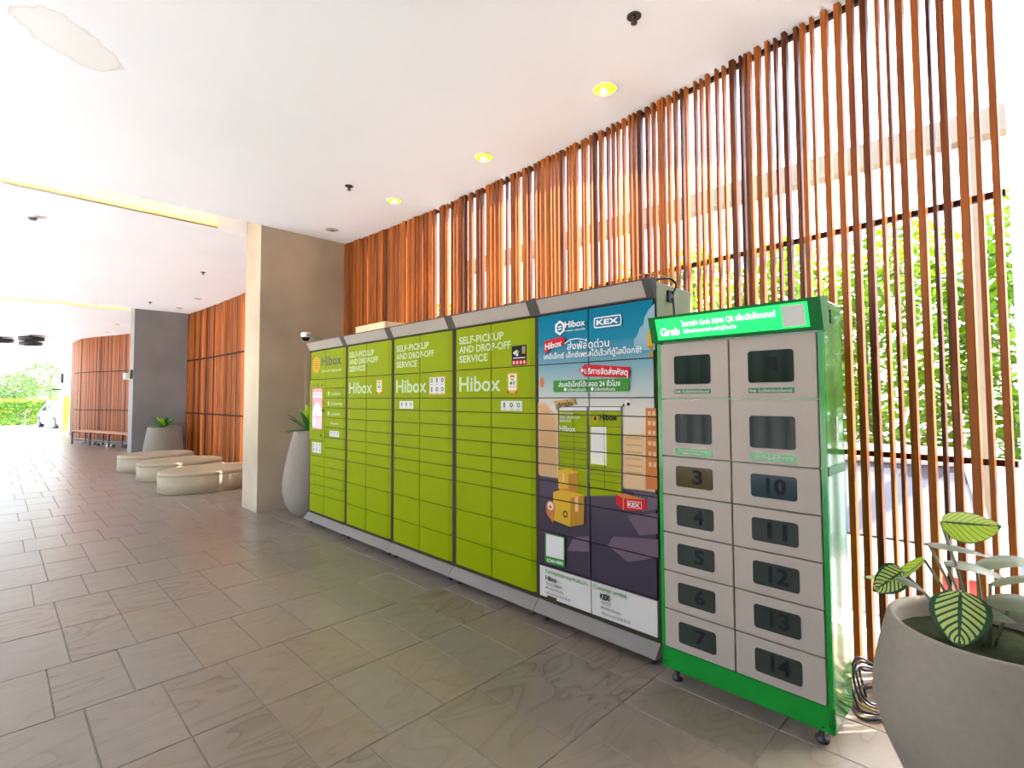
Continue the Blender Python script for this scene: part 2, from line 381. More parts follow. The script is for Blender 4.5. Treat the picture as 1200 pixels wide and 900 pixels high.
def ell(cx, cz, rx, rz=None, n=20, a0=0): rz = rz or rx; return [(cx+rx*math.cos(a0+2*PI*i/n), cz+rz*math.sin(a0+2*PI*i/n)) for i in range(n)]
def rrect(x0, x1, z0, z1, r, n=4):
    out = []
    for cx, cz, a in ((x1-r, z1-r, 0), (x0+r, z1-r, PI/2), (x0+r, z0+r, PI), (x1-r, z0+r, 1.5*PI)):
        out += [(cx+r*math.cos(a+PI/2*i/n), cz+r*math.sin(a+PI/2*i/n)) for i in range(n+1)]
    return out
def rect(x0, x1, z0, z1): return [(x0, z0), (x1, z0), (x1, z1), (x0, z1)]

H = 3.814
# ------------------------------------------------------------------ setting: ground, floor tiles
struct('ground', MB().box(-60, 4.4, -60, 90, -.8, -.06).box(4.4, 70, -60, 90, -.8, -.5, 1), [M_GROUND, mat('asphalt', (.24, .24, .24), .85, vary=.15, scale=8)])
floor = struct('floor', MB().box(-3.6, 3.95, -4.6, 33.4, -.3, -.005), M_GROUT)
TW, TL, GAP = .31, .6145, .0045
def tilemesh(nx, ny):
    b = .0022; x, y = nx/2-GAP/2, ny/2-GAP/2
    v = [(-x, -y, -.006), (x, -y, -.006), (x, y, -.006), (-x, y, -.006), (-x+b, -y+b, 0), (x-b, -y+b, 0), (x-b, y-b, 0), (-x+b, y-b, 0)]
    return v, [(4, 5, 6, 7), (0, 1, 5, 4), (1, 2, 6, 5), (2, 3, 7, 6), (3, 0, 4, 7)]
tv, tf = tilemesh(TW, TL)
tme = bpy.data.meshes.new('tile'); tme.from_pydata(tv, [], tf); tme.materials.append(M_TILE); tme.update()
near = []; rest = []
for r in range(-11, 50):
    yc = 2.65+TL*(r+.5)
    if yc > 33.1 or yc < -4.2: continue
    off = .235 if r % 3 == 1 else .03
    for k in range(-12, 13):
        xc = off+TW*(k+.5)
        if xc < -3.4 or xc > 3.85: continue
        d = xc*math.sin(yaw)+yc*math.cos(yaw); lat = xc*math.cos(yaw)-yc*math.sin(yaw)
        vis = d > 1.2 and abs(lat) < d*1.03+.2 and not (2.62 < xc and yc < 6.2 and yc > 1.6) and 1.5/d < .80
        near.append((d if vis else 1e3+abs(d), xc, yc))
near.sort()
for d, x, y in near[:300]:
    link('tile', tme, floor, (x, y, random.uniform(-.0006, .0004)))
mb = MB()
for d, x, y in near[300:]: mb.add([(a+x, b+y, c) for a, b, c in tv], tf)
mb.build('tile', M_TILE, floor, kind='stuff')

# ceiling with two cove slots, partition walls, added rear light blocker, glass panel
Y1a, Y1b, Y2a, Y2b = 7.106, 7.675, 16.0, 16.57
cl = MB()
for a, b in ((-4.6, Y1a), (Y1b, Y2a), (Y2b, 33.4)): cl.box(-3.6, 3.82, a, b, H, H+.32)
struct('ceiling', cl, M_CEIL)
for i, (a, b) in enumerate(((Y1a, Y1b), (Y2a, Y2b))):
    struct('trim_%d' % (i+1), MB().box(-3.6, 3.82, a, b, H+.24, H+.32), M_CEIL)
M_LED = mat('yellow_strip', (.9, .7, .2), .5, emit=(1, .48, .003), estr=1.6)
for a, b, x1, lab in ((Y1a, Y1b, 2.05, 'warm yellow light strip in the nearer ceiling slot, running to the taupe column'), (Y2a, Y2b, 2.38, 'warm yellow light strip in the farther ceiling slot, by the dark grey column')):
    t = thing('cove_light', lab, 'light', (0, b, H), 0)
    MB().box(-3.5, x1, -.06, -.02, .0, .018).build('channel', M_ALU, t)
    MB().box(-3.5, x1, -.055, -.025, .018, .03).build('light_strip', M_LED, t)
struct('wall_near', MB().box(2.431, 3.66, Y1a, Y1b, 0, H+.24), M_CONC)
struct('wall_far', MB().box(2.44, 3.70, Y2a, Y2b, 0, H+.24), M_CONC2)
wl = MB()                                    # the unseen open batten wall on the other side of the hall
y = -4.5
while y < 33.3:
    wl.box(-3.62, -3.55, y, y+.05, 0, H); y += .078 if y < 1.7 else .27  # battens packed closer at the near end to darken the foreground
struct('wall_left', wl, M_WOOD)
struct('rear_light_blocker', MB().box(-3.6, 3.9, -4.75, -4.6, -.05, H+.32), M_CONC2)  # unseen slab added behind the camera to limit light from there
struct('wall_end', MB().box(2.2, 2.62, 31.4, 33.6, 0, H), M_WPAINT)
struct('wall_outer', MB().box(8.5, 8.62, -12, 26, -.5, .72), M_WPAINT)
struct('window_1', MB().box(3.34, 3.352, -4.6, -.01, 0, H), M_FROST)

# ------------------------------------------------------------------ slat screens
def fx(y): return -.01728*y*y+.16767*y+3.2976
SL = [(7.058,.04),(6.947,.102),(6.845,.078),(6.755,.065),(6.678,.054),(6.59,.064),(6.536,.03),(6.418,.094),(6.333,.061),(6.249,.06),(6.166,.059),(6.044,.099),(5.913,.106),(5.844,.045),(5.766,.054),(5.679,.063),(5.593,.062),(5.425,.144),(5.325,.076),(5.253,.048),(5.148,.081),(5.052,.072),(4.983,.045),(4.882,.027),(4.79,.067),(4.74,.026),(4.644,.025),(4.58,.04),(4.517,.039),(4.44,.053),(4.386,.03),(4.28,.083),(4.164,.05),(4.105,.035),(3.979,.062),(3.91,.045),(3.836,.051),(3.787,.025),(3.711,.02),(3.592,.063),(3.539,.029),(3.43,.052),(3.373,.033),(3.299,.02),(3.24,.034),(3.166,.051),(3.098,.043),(3.054,.02),(2.999,.031),(2.932,.043),(2.865,.02),(2.824,.02),(2.756,.045),(2.689,.02),(2.649,.02),(2.586,.02),(2.535,.028),(2.47,.041),(2.406,.02),(2.343,.02),(2.299,.02),(2.231,.026),(2.17,.02),(2.131,.02),(2.073,.037),(2.005,.028),(1.944,.023),(1.887,.033),(1.857,.02),(1.812,.022),(1.752,.023),(1.705,.016),(1.67,.014),(1.591,.017),(1.547,.018),(1.488,.026),(1.424,.014),(1.374,.014),(1.298,.035),(1.25,.014),(1.218,.014),(1.193,.014),(1.129,.03),(1.067,.024),(1.024,.017),(.961,.027),(.895,.025),(.858,.023),(.807,.017),(.731,.031),(.66,.031),(.596,.034),(.532,.033),(.474,.018),(.429,.017),(.369,.031),(.299,.034),(.254,.018),(.198,.032),(.129,.035),(.082,.019),(.018,.029)]
def slat_mesh(w, d, h, lean=0):
    return MB().bbox(0, d, -w/2, w/2, .012, h, .003).mesh('slat', M_WOOD)
cache = {}
def slat(parent, x, y, rz, w, d, h=H-.008):
    k = (round(w*250), round(d*250), round(h, 2))
    if k not in cache: cache[k] = slat_mesh(round(w*250)/250, round(d*250)/250, h)
    return link('slat', cache[k], parent, (x, y, 0), rz=rz)
def rail(parent, path, z, x0=.05, t=.03):
    n = len(path); v = []
    for x, y, a in path:
        c, s = math.cos(a), math.sin(a)
        for o, q in ((x0, -t/2), (x0+t, -t/2), (x0+t, t/2), (x0, t/2)): v.append((x+c*o, y+s*o, z+q))
    f = [(0, 1, 2, 3), tuple((n-1)*4+i for i in (3, 2, 1, 0))]
    for k in range(n-1):
        for i in range(4): j = (i+1) % 4; f.append((k*4+j, k*4+i, k*4+4+i, k*4+4+j))
    MB().add(v, f).build('rail', M_RAIL, parent)
rnd = random.Random(3)
t = thing('slat_screen', 'curved wooden slat screen behind the parcel lockers, nearest of the three', 'screen')
for lo, w in SL:
    parts = [(lo, w)] if w < .075 else [(lo-.004, w/2-.006), (lo+w/2+.004, w/2-.006)]
    for a, ww in parts:
        y = a+ww/2; ang = math.atan(.03456*y-.16767)
        slat(t, fx(y)+rnd.uniform(-.008, .010)*(1 if lo < 4 else 1.6), y, ang, ww, .045)
ys = [.012+(7.09-.012)*i/24 for i in range(25)]
pth = [(fx(y), y, math.atan(.03456*y-.16767)) for y in ys]
for z in (1.175, 2.467, H-.03): rail(t, pth, z)
t = thing('slat_screen', 'wooden slat screen between the taupe and the dark grey columns, behind the oval benches', 'screen')
y = 7.685
while y < 15.97:
    w = rnd.choice((.035, .05, .06)); xx = 3.64+.12*(1-((y-11.8)/4.1)**2)
    slat(t, xx+rnd.uniform(-.012, .012), y+w/2, .014*(y-11.8), w, .05); y += w+rnd.choice((.012, .018, .025, .034))
pth = [(3.64+.12*(1-((y-11.8)/4.1)**2), y, .014*(y-11.8)) for y in [7.7+8.28*i/12 for i in range(13)]]
for z in (1.115, 2.517): rail(t, pth, z, -.032)
rail(t, pth, H-.03)
t = thing('slat_screen', 'far wooden slat screen curving round beyond the dark grey column', 'screen')
cp = [(3.68, 16.6), (3.64, 18.2), (3.58, 20.0), (3.46, 21.4), (3.22, 22.4), (2.87, 23.4), (2.50, 24.4), (2.24, 25.3), (2.17, 26.3), (2.14, 27.7)]
seg = []
for k in range(len(cp)-1):
    p, q = Vector(cp[k]), Vector(cp[k+1]); L_ = (q-p).length; dr = (q-p)/L_
    a0 = math.atan2(-dr.x, dr.y)
    s_ = 0
    while s_ < L_-.03:
        w = rnd.choice((.05, .07, .08)); c_ = p+dr*(s_+w/2)
        slat(t, c_.x, c_.y, a0, w, .06); s_ += w+rnd.choice((.015, .025, .035))
    seg.append((p.x, p.y, a0))
for z in (1.09, 2.5): rail(t, seg, z, -.032)

# ------------------------------------------------------------------ lime parcel lockers (five cabinets side by side)
LA = rad(.732); P0 = Vector((2.650, 1.448)); DL = Vector((math.sin(LA), math.cos(LA)))
LLEN = 4.70; LRZ = -PI/2-LA
ORI = P0+DL*LLEN
def lpos(u): p = ORI-DL*u; return (p.x, p.y, 0)
UB = [0, .947, 1.89, 2.84, 3.78, 4.70]; UM = [.435, 1.402, 2.358, 3.307, 4.228]
ROWS = [.15, .365, .593, .818, .932, 1.045, 1.157, 1.27, 1.383, 1.493, 1.72, 2.06]
R1R = [.15, .373, .483, .594, .706, .818, .93, 1.045, 1.16, 1.273, 1.386, 1.498, 1.61, 1.72, 2.06]
R1L = [.15, .36, .475, .587, .70, .813, .997, 1.72, 2.06]
FY = -.020
def door(parent, x0, x1, z0, z1, mt, bev_l=0, bev_r=0, g=.0035):
    x0 += g; x1 -= g; z0 += g; z1 -= g; e = .002
    pf = [(x0, 0), (x0, FY+e), (x0+e, FY), (x1-e, FY), (x1, FY+e), (x1, 0)]
    if bev_l: pf[1:3] = [(x0, -.004), (x0+bev_l, FY)]
    if bev_r: pf[3:5] = [(x1-bev_r, FY), (x1, -.004)]
    n = len(pf); v = [(x, y, z0) for x, y in pf]+[(x, y, z1) for x, y in pf]
    f = [tuple(reversed(range(n))), tuple(range(n, 2*n))]+[((i+1) % n, i, n+i, n+(i+1) % n)[::-1] for i in range(n)]
    return MB().add(v, f).build('door', mt, parent)
ULAB = ['lime green parcel locker cabinet with the pink touch screen, leftmost of the row',
        'lime green parcel locker cabinet with one yellow sticker high up, beside the touch-screen cabinet',
        'lime green parcel locker cabinet with an icon sheet beside its big white word',
        'lime green parcel locker cabinet with a black camera notice, beside the blue picture cabinet',
        'parcel locker cabinet wrapped in a blue and purple printed picture, beside the green food locker']
units = []
for i in range(5):
    w = UB[i+1]-UB[i]; m = UM[i]-UB[i]; last = i == 4
    t = thing('locker_cabinet', ULAB[i], 'locker', lpos(UB[i]), LRZ, 'parcel locker cabinets in a row'); units.append(t)
    fr = M_FRAME
    b = MB().bbox(.001, w-.001, 0, .44, .05, 2.16, .004)
    o = b.build('body', [M_SIDE], t, label='pale greenish metal carcass')
    ml = .012 if last else .018
    f = MB().box(.001, w-.001, -.006, .0005, .12, 2.062)
    f.build('front_frame', fr, t)
    zl, zr = (R1L, R1R) if i == 0 else (ROWS, ROWS)
    for rows, x0, x1, bl, brr in ((zl, ml, m, .028, 0), (zr, m, w-ml, 0, .045)):
        for a, bz in zip(rows[:-1], rows[1:]):
            if i == 0 and a == .997: continue
            door(t, x0, x1, a, bz, M_POSTER if last else M_GREEN, 0 if last else bl, 0 if last else brr)
    # slanted sign box on top
    c = MB().xprism([(.0, 2.062), (-.022, 2.066), (-.075, 2.172), (-.03, 2.182), (.0, 2.182)], .0005, w-.0005)
    cn = c.build('sign_box', M_DKGREY, t)
    s0, s1 = (.03, w-.05) if i == 0 else (.05, w-.05)
    MB().xprism([(-.0275, 2.074), (-.0305, 2.075), (-.0765, 2.163), (-.0735, 2.163)], s0, s1).build('sign_panel', M_SIGN, cn, label='blank pale panel')
    # flared foot panel
    sl = (.05, .0) if i == 0 else (0, 0)
    MB().xprism([(.0, .122), (-.016, .122), (-.075, .058), (-.068, .05), (.0, .05)], .002, w-.002).build('plinth', M_GREYM, t)
    for fx_ in (.06, w-.06):
        for fy in (.0, .38): MB().lathe([(.022, 0), (.024, .012), (.012, .018), (.012, .052)], 12, (fx_, fy, 0)).build('foot', M_BLACK, t)
SE = [[('x', UM[i]-UB[i], .0035)]+[('z', z, .0035) for z in ROWS[1:-1]] for i in range(5)]
YT = FY-.0012
# units 2-4: white words
for i in (1, 2, 3):
    t = units[i]; x = .083; s = SE[i]
    w = UM[i]-UB[i]
    text('SELF-PICKUP', M_PALELIME, t, x, x+.525, 1.93, 1.99, YT, .022, s)
    text('AND DROP-OFF', M_PALELIME, t, x, x+.60, 1.856, 1.914, YT, .022, s)
    text('SERVICE', M_PALELIME, t, x, x+.345, 1.779, 1.836, YT, .022, s)
    text('Hibox', M_PALELIME, t, x, x+.49, 1.544, 1.664, YT, .018, s)
def icons_sheet(t, x0, x1, z0, z1, cols, rows, y=YT, rim=None):
    p = [(rim or M_STK, rect(x0, x1, z0, z1))]
    if rim: p.append((M_STK, rect(x0+.008, x1-.008, z0+.008, z1-.008)))
    for c in range(cols):
        for r in range(rows):
            cx = x0+(x1-x0)*(c+.5)/cols; cz = z0+(z1-z0)*(r+.58)/rows; q = min((x1-x0)/cols, (z1-z0)/rows)*.24
            k = (c+r*2) % 3
            p.append((M_DKGREY if k != 2 else M_GRP, ell(cx, cz, q, q, 14) if k else rect(cx-q*.6, cx+q*.6, cz-q, cz+q)))
            p.append((M_STK if k else M_GREYM, ell(cx, cz, q*.5, q*.5, 10)))
            p.append((M_GREYM, rect(cx-q*1.1, cx+q*1.1, cz-q*2.0, cz-q*1.75)))
    return printed(p, t, y, None, 'icon_sticker', 'small white sheet of round icons')
def yellow_sticker(t, x0, x1, z0, z1):
    hh = z1-z0; p = [(M_YEL, rect(x0, x1, z0, z1)), (M_GLOWP, rect(x0+.012, x1-.012, z0+.02, z1-.012)), (M_YELD, rect(x0+.03, x1-.03, z1-.035, z1-.02)),
         (M_YELD, rect(x0+.04, x1-.04, z1-.055, z1-.045)), (M_GRP, ell((x0+x1)/2-.012, z0+hh*.48, .014, .012)), (M_PALEB, ell((x0+x1)/2+.018, z0+hh*.5, .014, .018)),
         (M_YELD, rect(x0+.015, x1-.015, z0+hh*.3, z0+hh*.33)), (M_REDP, [(x0, z0), (x0+.03, z0), (x0, z0+.03)]), (M_REDP, [(x1, z0), (x1, z0+.03), (x1-.03, z0)])]
    printed(p, t, YT, None, 'yellow_sticker')
yellow_sticker(units[1], 1.605-UB[1], 1.716-UB[1], 1.536, 1.679)
icons_sheet(units[2], .142, .367, 1.396, 1.467, 3, 1)
icons_sheet(units[2], .614, .844, 1.523, 1.68, 3, 2, rim=M_YEL)
x = 3.534-UB[3]
printed([(M_INK, rect(x, x+.151, 1.729, 1.872)), (M_STK, [(x+.012, 1.822), (x+.05, 1.842), (x+.066, 1.828), (x+.03, 1.806)]), (M_STK, ell(x+.055, 1.806, .014, .01)), (M_GREYM, ell(x+.066, 1.826, .01, .012)),
         (M_YELD, rect(x+.105, x+.14, 1.81, 1.83)), (M_GREYM, rect(x+.105, x+.14, 1.83, 1.862)), (M_REDP, rect(x+.004, x+.147, 1.733, 1.766)), (M_STK, rect(x+.014, x+.137, 1.779, 1.786))]
        + [(M_STK, ell(x+.022+.036*k, 1.749, .009, .011, 8)) for k in range(4)], units[3], YT, None, 'camera_notice', 'black and red notice with a camera')
yellow_sticker(units[3], 3.485-UB[3], 3.593-UB[3], 1.529, 1.679)
icons_sheet(units[3], 3.417-UB[3], 3.638-UB[3], 1.40, 1.471, 3, 1)
# unit 1: header logo, console with screen
t = units[0]; s1 = [('x', UM[0], .0035)]
printed([(M_YEL, ell(.20, 1.896, .108, .11, 6, PI/2))] + [(M_YELD, rect(.2-w_, .2+w_, z_, z_+.011)) for w_, z_ in ((.03, 1.953), (.055, 1.93), (.062, 1.906), (.062, 1.882), (.052, 1.858), (.03, 1.836))], t, YT, s1, 'hexagon_emblem', 'amber hexagon with brown stripes')
text('Hibox', M_DKGREY, t, .348, .845, 1.872, 1.985, YT, .02, s1)
text('smart capsule', M_PALELIME, t, .352, .85, 1.79, 1.832, YT, .01, s1)
con = MB().box(.0215, UM[0]-.0035, FY, 0, 1.0005, 1.7165).build('console_panel', M_GREEN, t)
scn = MB().box(.085, .375, FY-.003, FY+.006, 1.13, 1.612).build('screen_bezel', M_BLACK, con)
SY = FY-.004
pk = [(M_SCREEN, rect(.108, .372, 1.135, 1.608)), (M_SCREENW, rect(.118, .365, 1.545, 1.562)), (M_SCREENW, rect(.118, .365, 1.505, 1.532)), (M_SCREENW, [(.118, 1.33), (.16, 1.40), (.24, 1.455), (.33, 1.40), (.368, 1.35), (.36, 1.29), (.118, 1.29)]),
      (M_SCREENW, rect(.118, .20, 1.165, 1.27))]
pk += [(M_SCREENW, rect(.23, .355, 1.16+.028*k, 1.166+.028*k)) for k in range(4)]
printed(pk, t, SY, None, 'screen_image', 'lit pink and white display')
for k, bx in enumerate((.133, .245, .362)): MB().box(bx-.012, bx+.012, FY-.002, FY, 1.642 if k != 1 else 1.63, 1.66 if k != 1 else 1.672).build('sensor', M_BLACK, con)
MB().lathe([(.018, -.012), (.02, 0), (.012, .012), (0, .014)], 12, (.405, FY-.004, 1.354)).build('camera_button', M_BLACK, con)
MB().box(.095, .375, FY-.002, FY, 1.02, 1.115).build('printer_flap', M_GREEN, con)
MB().box(.325, .362, FY-.004, FY, 1.045, 1.075).build('key_lock', M_BLACK, con)
icons_sheet(t, .115, .35, .849, .972, 3, 2)
icons_sheet(t, .57, .803, 1.063, 1.128, 3, 1)
for zz, wx in ((1.548, .834), (1.435, .877), (1.321, .818)):
    printed([(M_PALELIME, ell(.535, zz, .022, .026, 12))], t, YT, None, 'round_mark')
    text('Lockers' if zz != 1.435 else 'Deliveries', M_PALELIME, t, .60, wx, zz-.018, zz+.018, YT, .01)
text('Payment', M_PALELIME, t, .60, .79, 1.19, 1.225, YT, .01)
# unit 5: printed picture
t = units[4]; U0 = UB[4]; s = SE[4]
def P(*pts): return [(a-U0, b) for a, b in pts]
def PR(a, b, c, d): return rect(a-U0, b-U0, c, d)
pic = [(M_PALEB, [(q[0], q[1]) for q in P((4.698, 2.03), (4.66, 2.0), (4.632, 1.958), (4.625, 1.92), (4.60, 1.90), (4.585, 1.863), (4.56, 1.83), (4.56, 1.79), (4.61, 1.77), (4.698, 1.765))]),
 (M_YEL, ell(4.672-U0, 1.83, .026, .055)), (M_YELD, P((4.65, 1.79), (4.694, 1.79), (4.68, 1.765), (4.665, 1.765))), (M_YELD, PR(4.66, 4.685, 1.726, 1.75)),
 (M_ORG, ell(3.80-U0+.03, 1.60, .02, .035)),
 (M_PEACH, P((3.792, 1.459), (3.86, 1.46), (3.98, 1.358), (3.976, .973), (3.792, .968))),
 (M_PEACH, P((4.484, 1.275), (4.624, 1.286), (4.619, .964), (4.479, .956))), (M_ORG, P((4.631, 1.434), (4.698, 1.432), (4.698, .975), (4.623, .969)))]
pic += [(M_PEACH, PR(4.645, 4.664, z_, z_+.025)) for z_ in (1.10, 1.16, 1.22, 1.28, 1.335, 1.39)] + [(M_PEACH, PR(4.674, 4.693, z_, z_+.025)) for z_ in (1.10, 1.16, 1.22, 1.28, 1.335, 1.39)]
pic += [(M_TANP, PR(4.495, 4.60, z_, z_+.010)) for z_ in (1.05, 1.09, 1.13, 1.17, 1.21, 1.25)]
pic += [(M_TANP, P((3.80+.018*k, .97), (3.806+.018*k, .97), (3.806+.018*k, 1.44-.075*max(0, k-3)*.25), (3.80+.018*k, 1.44-.075*max(0, k-3)*.25))) for k in range(9)]
pic += [(M_LILAC, P((4.54, .945), (4.698, .95), (4.698, .865), (4.60, .84))), (M_LILAC, P((4.50, .80), (4.698, .845), (4.698, .73), (4.58, .70))), (M_LILAC, P((4.36, .60), (4.40, .66), (4.698, .70), (4.698, .60), (4.50, .53))), (M_LILAC, P((4.04, .50), (4.10, .60), (4.22, .625), (4.22, .53)))]
# painted locker cabinet inside the picture
pic += [(M_DKGREY, P((3.975, 1.437), (4.476, 1.441), (4.470, .906), (3.975, .832))), (M_STK, P((3.985, 1.43), (4.212, 1.433), (4.212, 1.412), (3.985, 1.408))), (M_STK, P((4.235, 1.434), (4.465, 1.436), (4.465, 1.416), (4.235, 1.413))),
 (M_GREEN, P((3.985, 1.403), (4.214, 1.406), (4.208, .876), (3.983, .842))), (M_GREEN, P((4.232, 1.407), (4.468, 1.41), (4.46, .914), (4.228, .88))),
 (M_GLOWP, P((4.246, 1.31), (4.36, 1.315), (4.36, 1.08), (4.24, 1.08))), (M_STK, P((4.256, 1.295), (4.34, 1.30), (4.34, 1.12), (4.25, 1.12)))]
pic += [(M_FRAME, PR(3.985, 4.212, z_, z_+.003)) for z_ in (1.24, 1.205, 1.17, 1.135, 1.10, 1.06)] + [(M_FRAME, PR(4.106, 4.109, .90, 1.40)), (M_FRAME, PR(4.343, 4.346, .93, 1.41))]
pic += [(M_FRAME, PR(4.232, 4.468, z_, z_+.003)) for z_ in (1.315, 1.06, 1.02, .98)]
pic += [(M_YEL, ell(4.279-U0, 1.364, .022, .026, 6, PI/2)), (M_FRAME, ell(4.279-U0, 1.364, .013, .016, 6, PI/2)), (M_DKGREY, P((4.470, 1.437), (4.50, 1.475), (4.512, 1.475), (4.512, 1.465), (4.476, 1.43))), (M_STK, ell(4.512-U0, 1.462, .022, .018)), (M_INK, ell(4.52-U0, 1.455, .010, .010))]
# cartons and pin
pic += [(M_YEL, P((3.976, 1.013), (4.056, 1.034), (4.144, 1.018), (4.143, .899), (4.062, .872), (3.975, .894))), (M_YELD, P((4.062, .872), (4.143, .899), (4.144, 1.018), (4.062, .995))), (M_PEACH, P((4.01, 1.003), (4.03, .999), (4.03, .94), (4.01, .944))),
 (M_ORG, P((3.99, .895), (4.062, .872), (4.12, .89), (4.06, .905))),
 (M_YEL, P((3.93, .866), (4.011, .89), (4.189, .878), (4.186, .695), (4.073, .66), (3.928, .679))), (M_YELD, P((4.078, .846), (4.189, .878), (4.186, .695), (4.073, .66))), (M_PEACH, P((4.115, .857), (4.14, .864), (4.14, .77), (4.115, .762))),
 (M_FRAME, ell(4.035-U0, .735, .020, .024, 14)), (M_YEL, ell(4.035-U0, .735, .011, .013, 14)),
 (M_ORG, P((3.866, .755), (3.87, .715), (3.928, .66), (3.945, .735), (3.942, .765))), (M_ORG, ell(3.906-U0, .765, .04, .042)), (M_STK, ell(3.906-U0, .768, .026, .028)), (M_ORG, ell(3.906-U0, .764, .012, .012)),
 (M_REDP, P((4.429, .915), (4.488, .927), (4.63, .912), (4.629, .849), (4.475, .83), (4.428, .859))), (M_ORG, P((4.429, .915), (4.488, .927), (4.63, .912), (4.477, .897))), (M_PEACH, PR(4.476, 4.479, .832, .897)),
 (M_STK, P((4.505, .889), (4.60, .893), (4.60, .855), (4.505, .849))), (M_REDP, P((4.508, .886), (4.597, .890), (4.597, .858), (4.508, .852)))]
# signs of the upper part
pic += [(M_WHITE, ell(4.002-U0, 1.959, .047, .050, 6, PI/2)), (M_BLUE, ell(4.002-U0, 1.959, .027, .031, 20)), (M_WHITE, P((3.98, 1.966), (4.01, 1.974), (4.024, 1.966), (3.99, 1.960))), (M_WHITE, P((3.98, 1.95), (4.01, 1.957), (4.024, 1.95), (3.99, 1.943))),
 (M_WHITE, rrect(4.28-U0, 4.482-U0, 1.927, 1.994, .012)), (M_BLUE, rrect(4.287-U0, 4.475-U0, 1.934, 1.987, .008)),
 (M_REDP, P((3.856, 1.853), (3.86, 1.872), (3.875, 1.883), (4.01, 1.898), (4.032, 1.896), (4.043, 1.884), (4.037, 1.848), (4.02, 1.838), (3.91, 1.822), (3.884, 1.793), (3.868, 1.80))),
 (M_WHITE, P((4.037, 1.852), (4.088, 1.876), (4.144, 1.879), (4.20, 1.868), (4.222, 1.857), (4.20, 1.863), (4.144, 1.873), (4.09, 1.869), (4.04, 1.846))), (M_WHITE, P((4.228, 1.85), (4.205, 1.855), (4.222, 1.872))),
 (M_REDP, P((4.162, 1.668), (4.204, 1.706), (4.536, 1.674), (4.532, 1.612), (4.203, 1.628))), (M_WHITE, ell(4.185-U0, 1.668, .010, .011, 12)),
 (M_GRP, rrect(3.941-U0, 4.529-U0, 1.531, 1.609, .014)), (M_TANP, P((3.937, 1.471), (4.125, 1.490), (4.118, 1.475), (4.135, 1.452), (3.985, 1.425), (3.958, 1.403), (3.965, 1.43))), (M_WHITE, ell(4.045-U0, 1.548, .011, .011, 12)), (M_WHITE, ell(4.262-U0, 1.548, .011, .011, 12)),
 (M_GRP, P((3.858, .586), (4.03, .586), (4.028, .39), (3.856, .385))), (M_STK, P((3.868, .579), (4.02, .579), (4.019, .437), (3.867, .432)))]
printed(pic, t, FY-.0008, s)
YU = FY-.0145
def sh(x0, k): return lambda x, z: (x, z+(x-x0)*k)
def tx(a, m, x0, x1, z0, z1, bold=.012, k=0, y=YU): text(a, m, t, x0-U0, x1-U0, z0, z1, y, bold, s, xf=sh(x0-U0, k))
tx('Hibox', M_WHITE, 4.048, 4.214, 1.953, 1.996, .02)
tx('smart capsule', M_WHITE, 4.051, 4.213, 1.924, 1.941, .005)
tx('KEX', M_WHITE, 4.302, 4.463, 1.944, 1.977, .03)
tx('Hibox', M_WHITE, 3.872, 4.02, 1.818, 1.862, .02, .12)
tx('ส่งพัสดุด่วน', M_WHITE, 4.066, 4.395, 1.79, 1.862, .012)
tx('เคอีเอ็กซ์ เอ็กซ์เพรสได้เร็วที่ตู้ไฮบ็อกซ์!', M_WHITE, 3.863, 4.617, 1.742, 1.797, .012)
tx('บริการจัดส่งพัสดุ', M_WHITE, 4.205, 4.523, 1.634, 1.69, .015, -.07)
tx('ส่งเคอีเอ็กซ์ได้ตลอด 24 ชั่วโมง', M_WHITE, 3.99, 4.469, 1.564, 1.603, .012)
tx('ไม่ต้องรอร้านเปิด', M_WHITE, 4.062, 4.22, 1.536, 1.558, .008)
tx('ไม่ต้องต่อคิวนาน', M_WHITE, 4.28, 4.432, 1.536, 1.558, .008)
tx('บริการใหม่', M_INK, 3.965, 4.11, 1.423, 1.462, .012, .17)
tx('Hibox', M_INK, 4.317, 4.442, 1.355, 1.392, .02)
tx('Hibox', M_GLOWP, 3.994, 4.13, 1.273, 1.312, .015)
tx('SELF-PICKUP', M_GLOWP, 3.995, 4.11, 1.384, 1.396, .01)
tx('AND DROP-OFF', M_GLOWP, 3.995, 4.165, 1.357, 1.375, .01)
tx('SERVICE', M_GLOWP, 3.995, 4.09, 1.334, 1.351, .01)
tx('KEX', M_STK, 4.513, 4.59, .858, .882, .03, .04)
tx('SCAN HERE', M_WHITE, 3.875, 4.015, .397, .418, .02, .04)
tx('ติดต่อศูนย์บริการลูกค้าเพิ่มเติม', M_GRP, 3.862, 4.215, .312, .348, .01)
tx('(Customer service)', M_GRP, 4.252, 4.494, .312, .346, .01)
tx('Hibox', M_INK, 3.862, 3.962, .272, .304, .03)
tx('Tel: 02-2868191', M_DKGREY, 3.864, 4.005, .245, .262, .005)
tx('Monday-Sunday', M_DKGREY, 3.864, 4.013, .213, .232, .005)
tx('Office hours: 8.30-20.30', M_DKGREY, 3.864, 4.075, .185, .200, .005)
tx('KEX', M_INK, 4.305, 4.378, .268, .304, .04)
tx('Tel: 1217', M_DKGREY, 4.312, 4.387, .242, .259, .005)
tx('Monday-Sunday', M_DKGREY, 4.312, 4.453, .209, .228, .005)
tx('Office hours: 8.30-20.30', M_DKGREY, 4.312, 4.517, .180, .196, .005)
MB().box(.085, .165, FY-.003, FY, .152, .168).build('handle_slot', M_FRAME, t)
w5 = UB[5]-UB[4]
sk = MB().box(w5-.001, w5+.012, .12, .185, 2.06, 2.125).build('power_socket', M_BLACK, t)
MB().tube([(w5+.02, .15, 2.08), (w5+.035, .135, 1.98), (w5+.03, .10, 1.86), (w5+.02, .095, 1.7)], .006, 6, smooth=5).build('cable', M_BLACK, t)
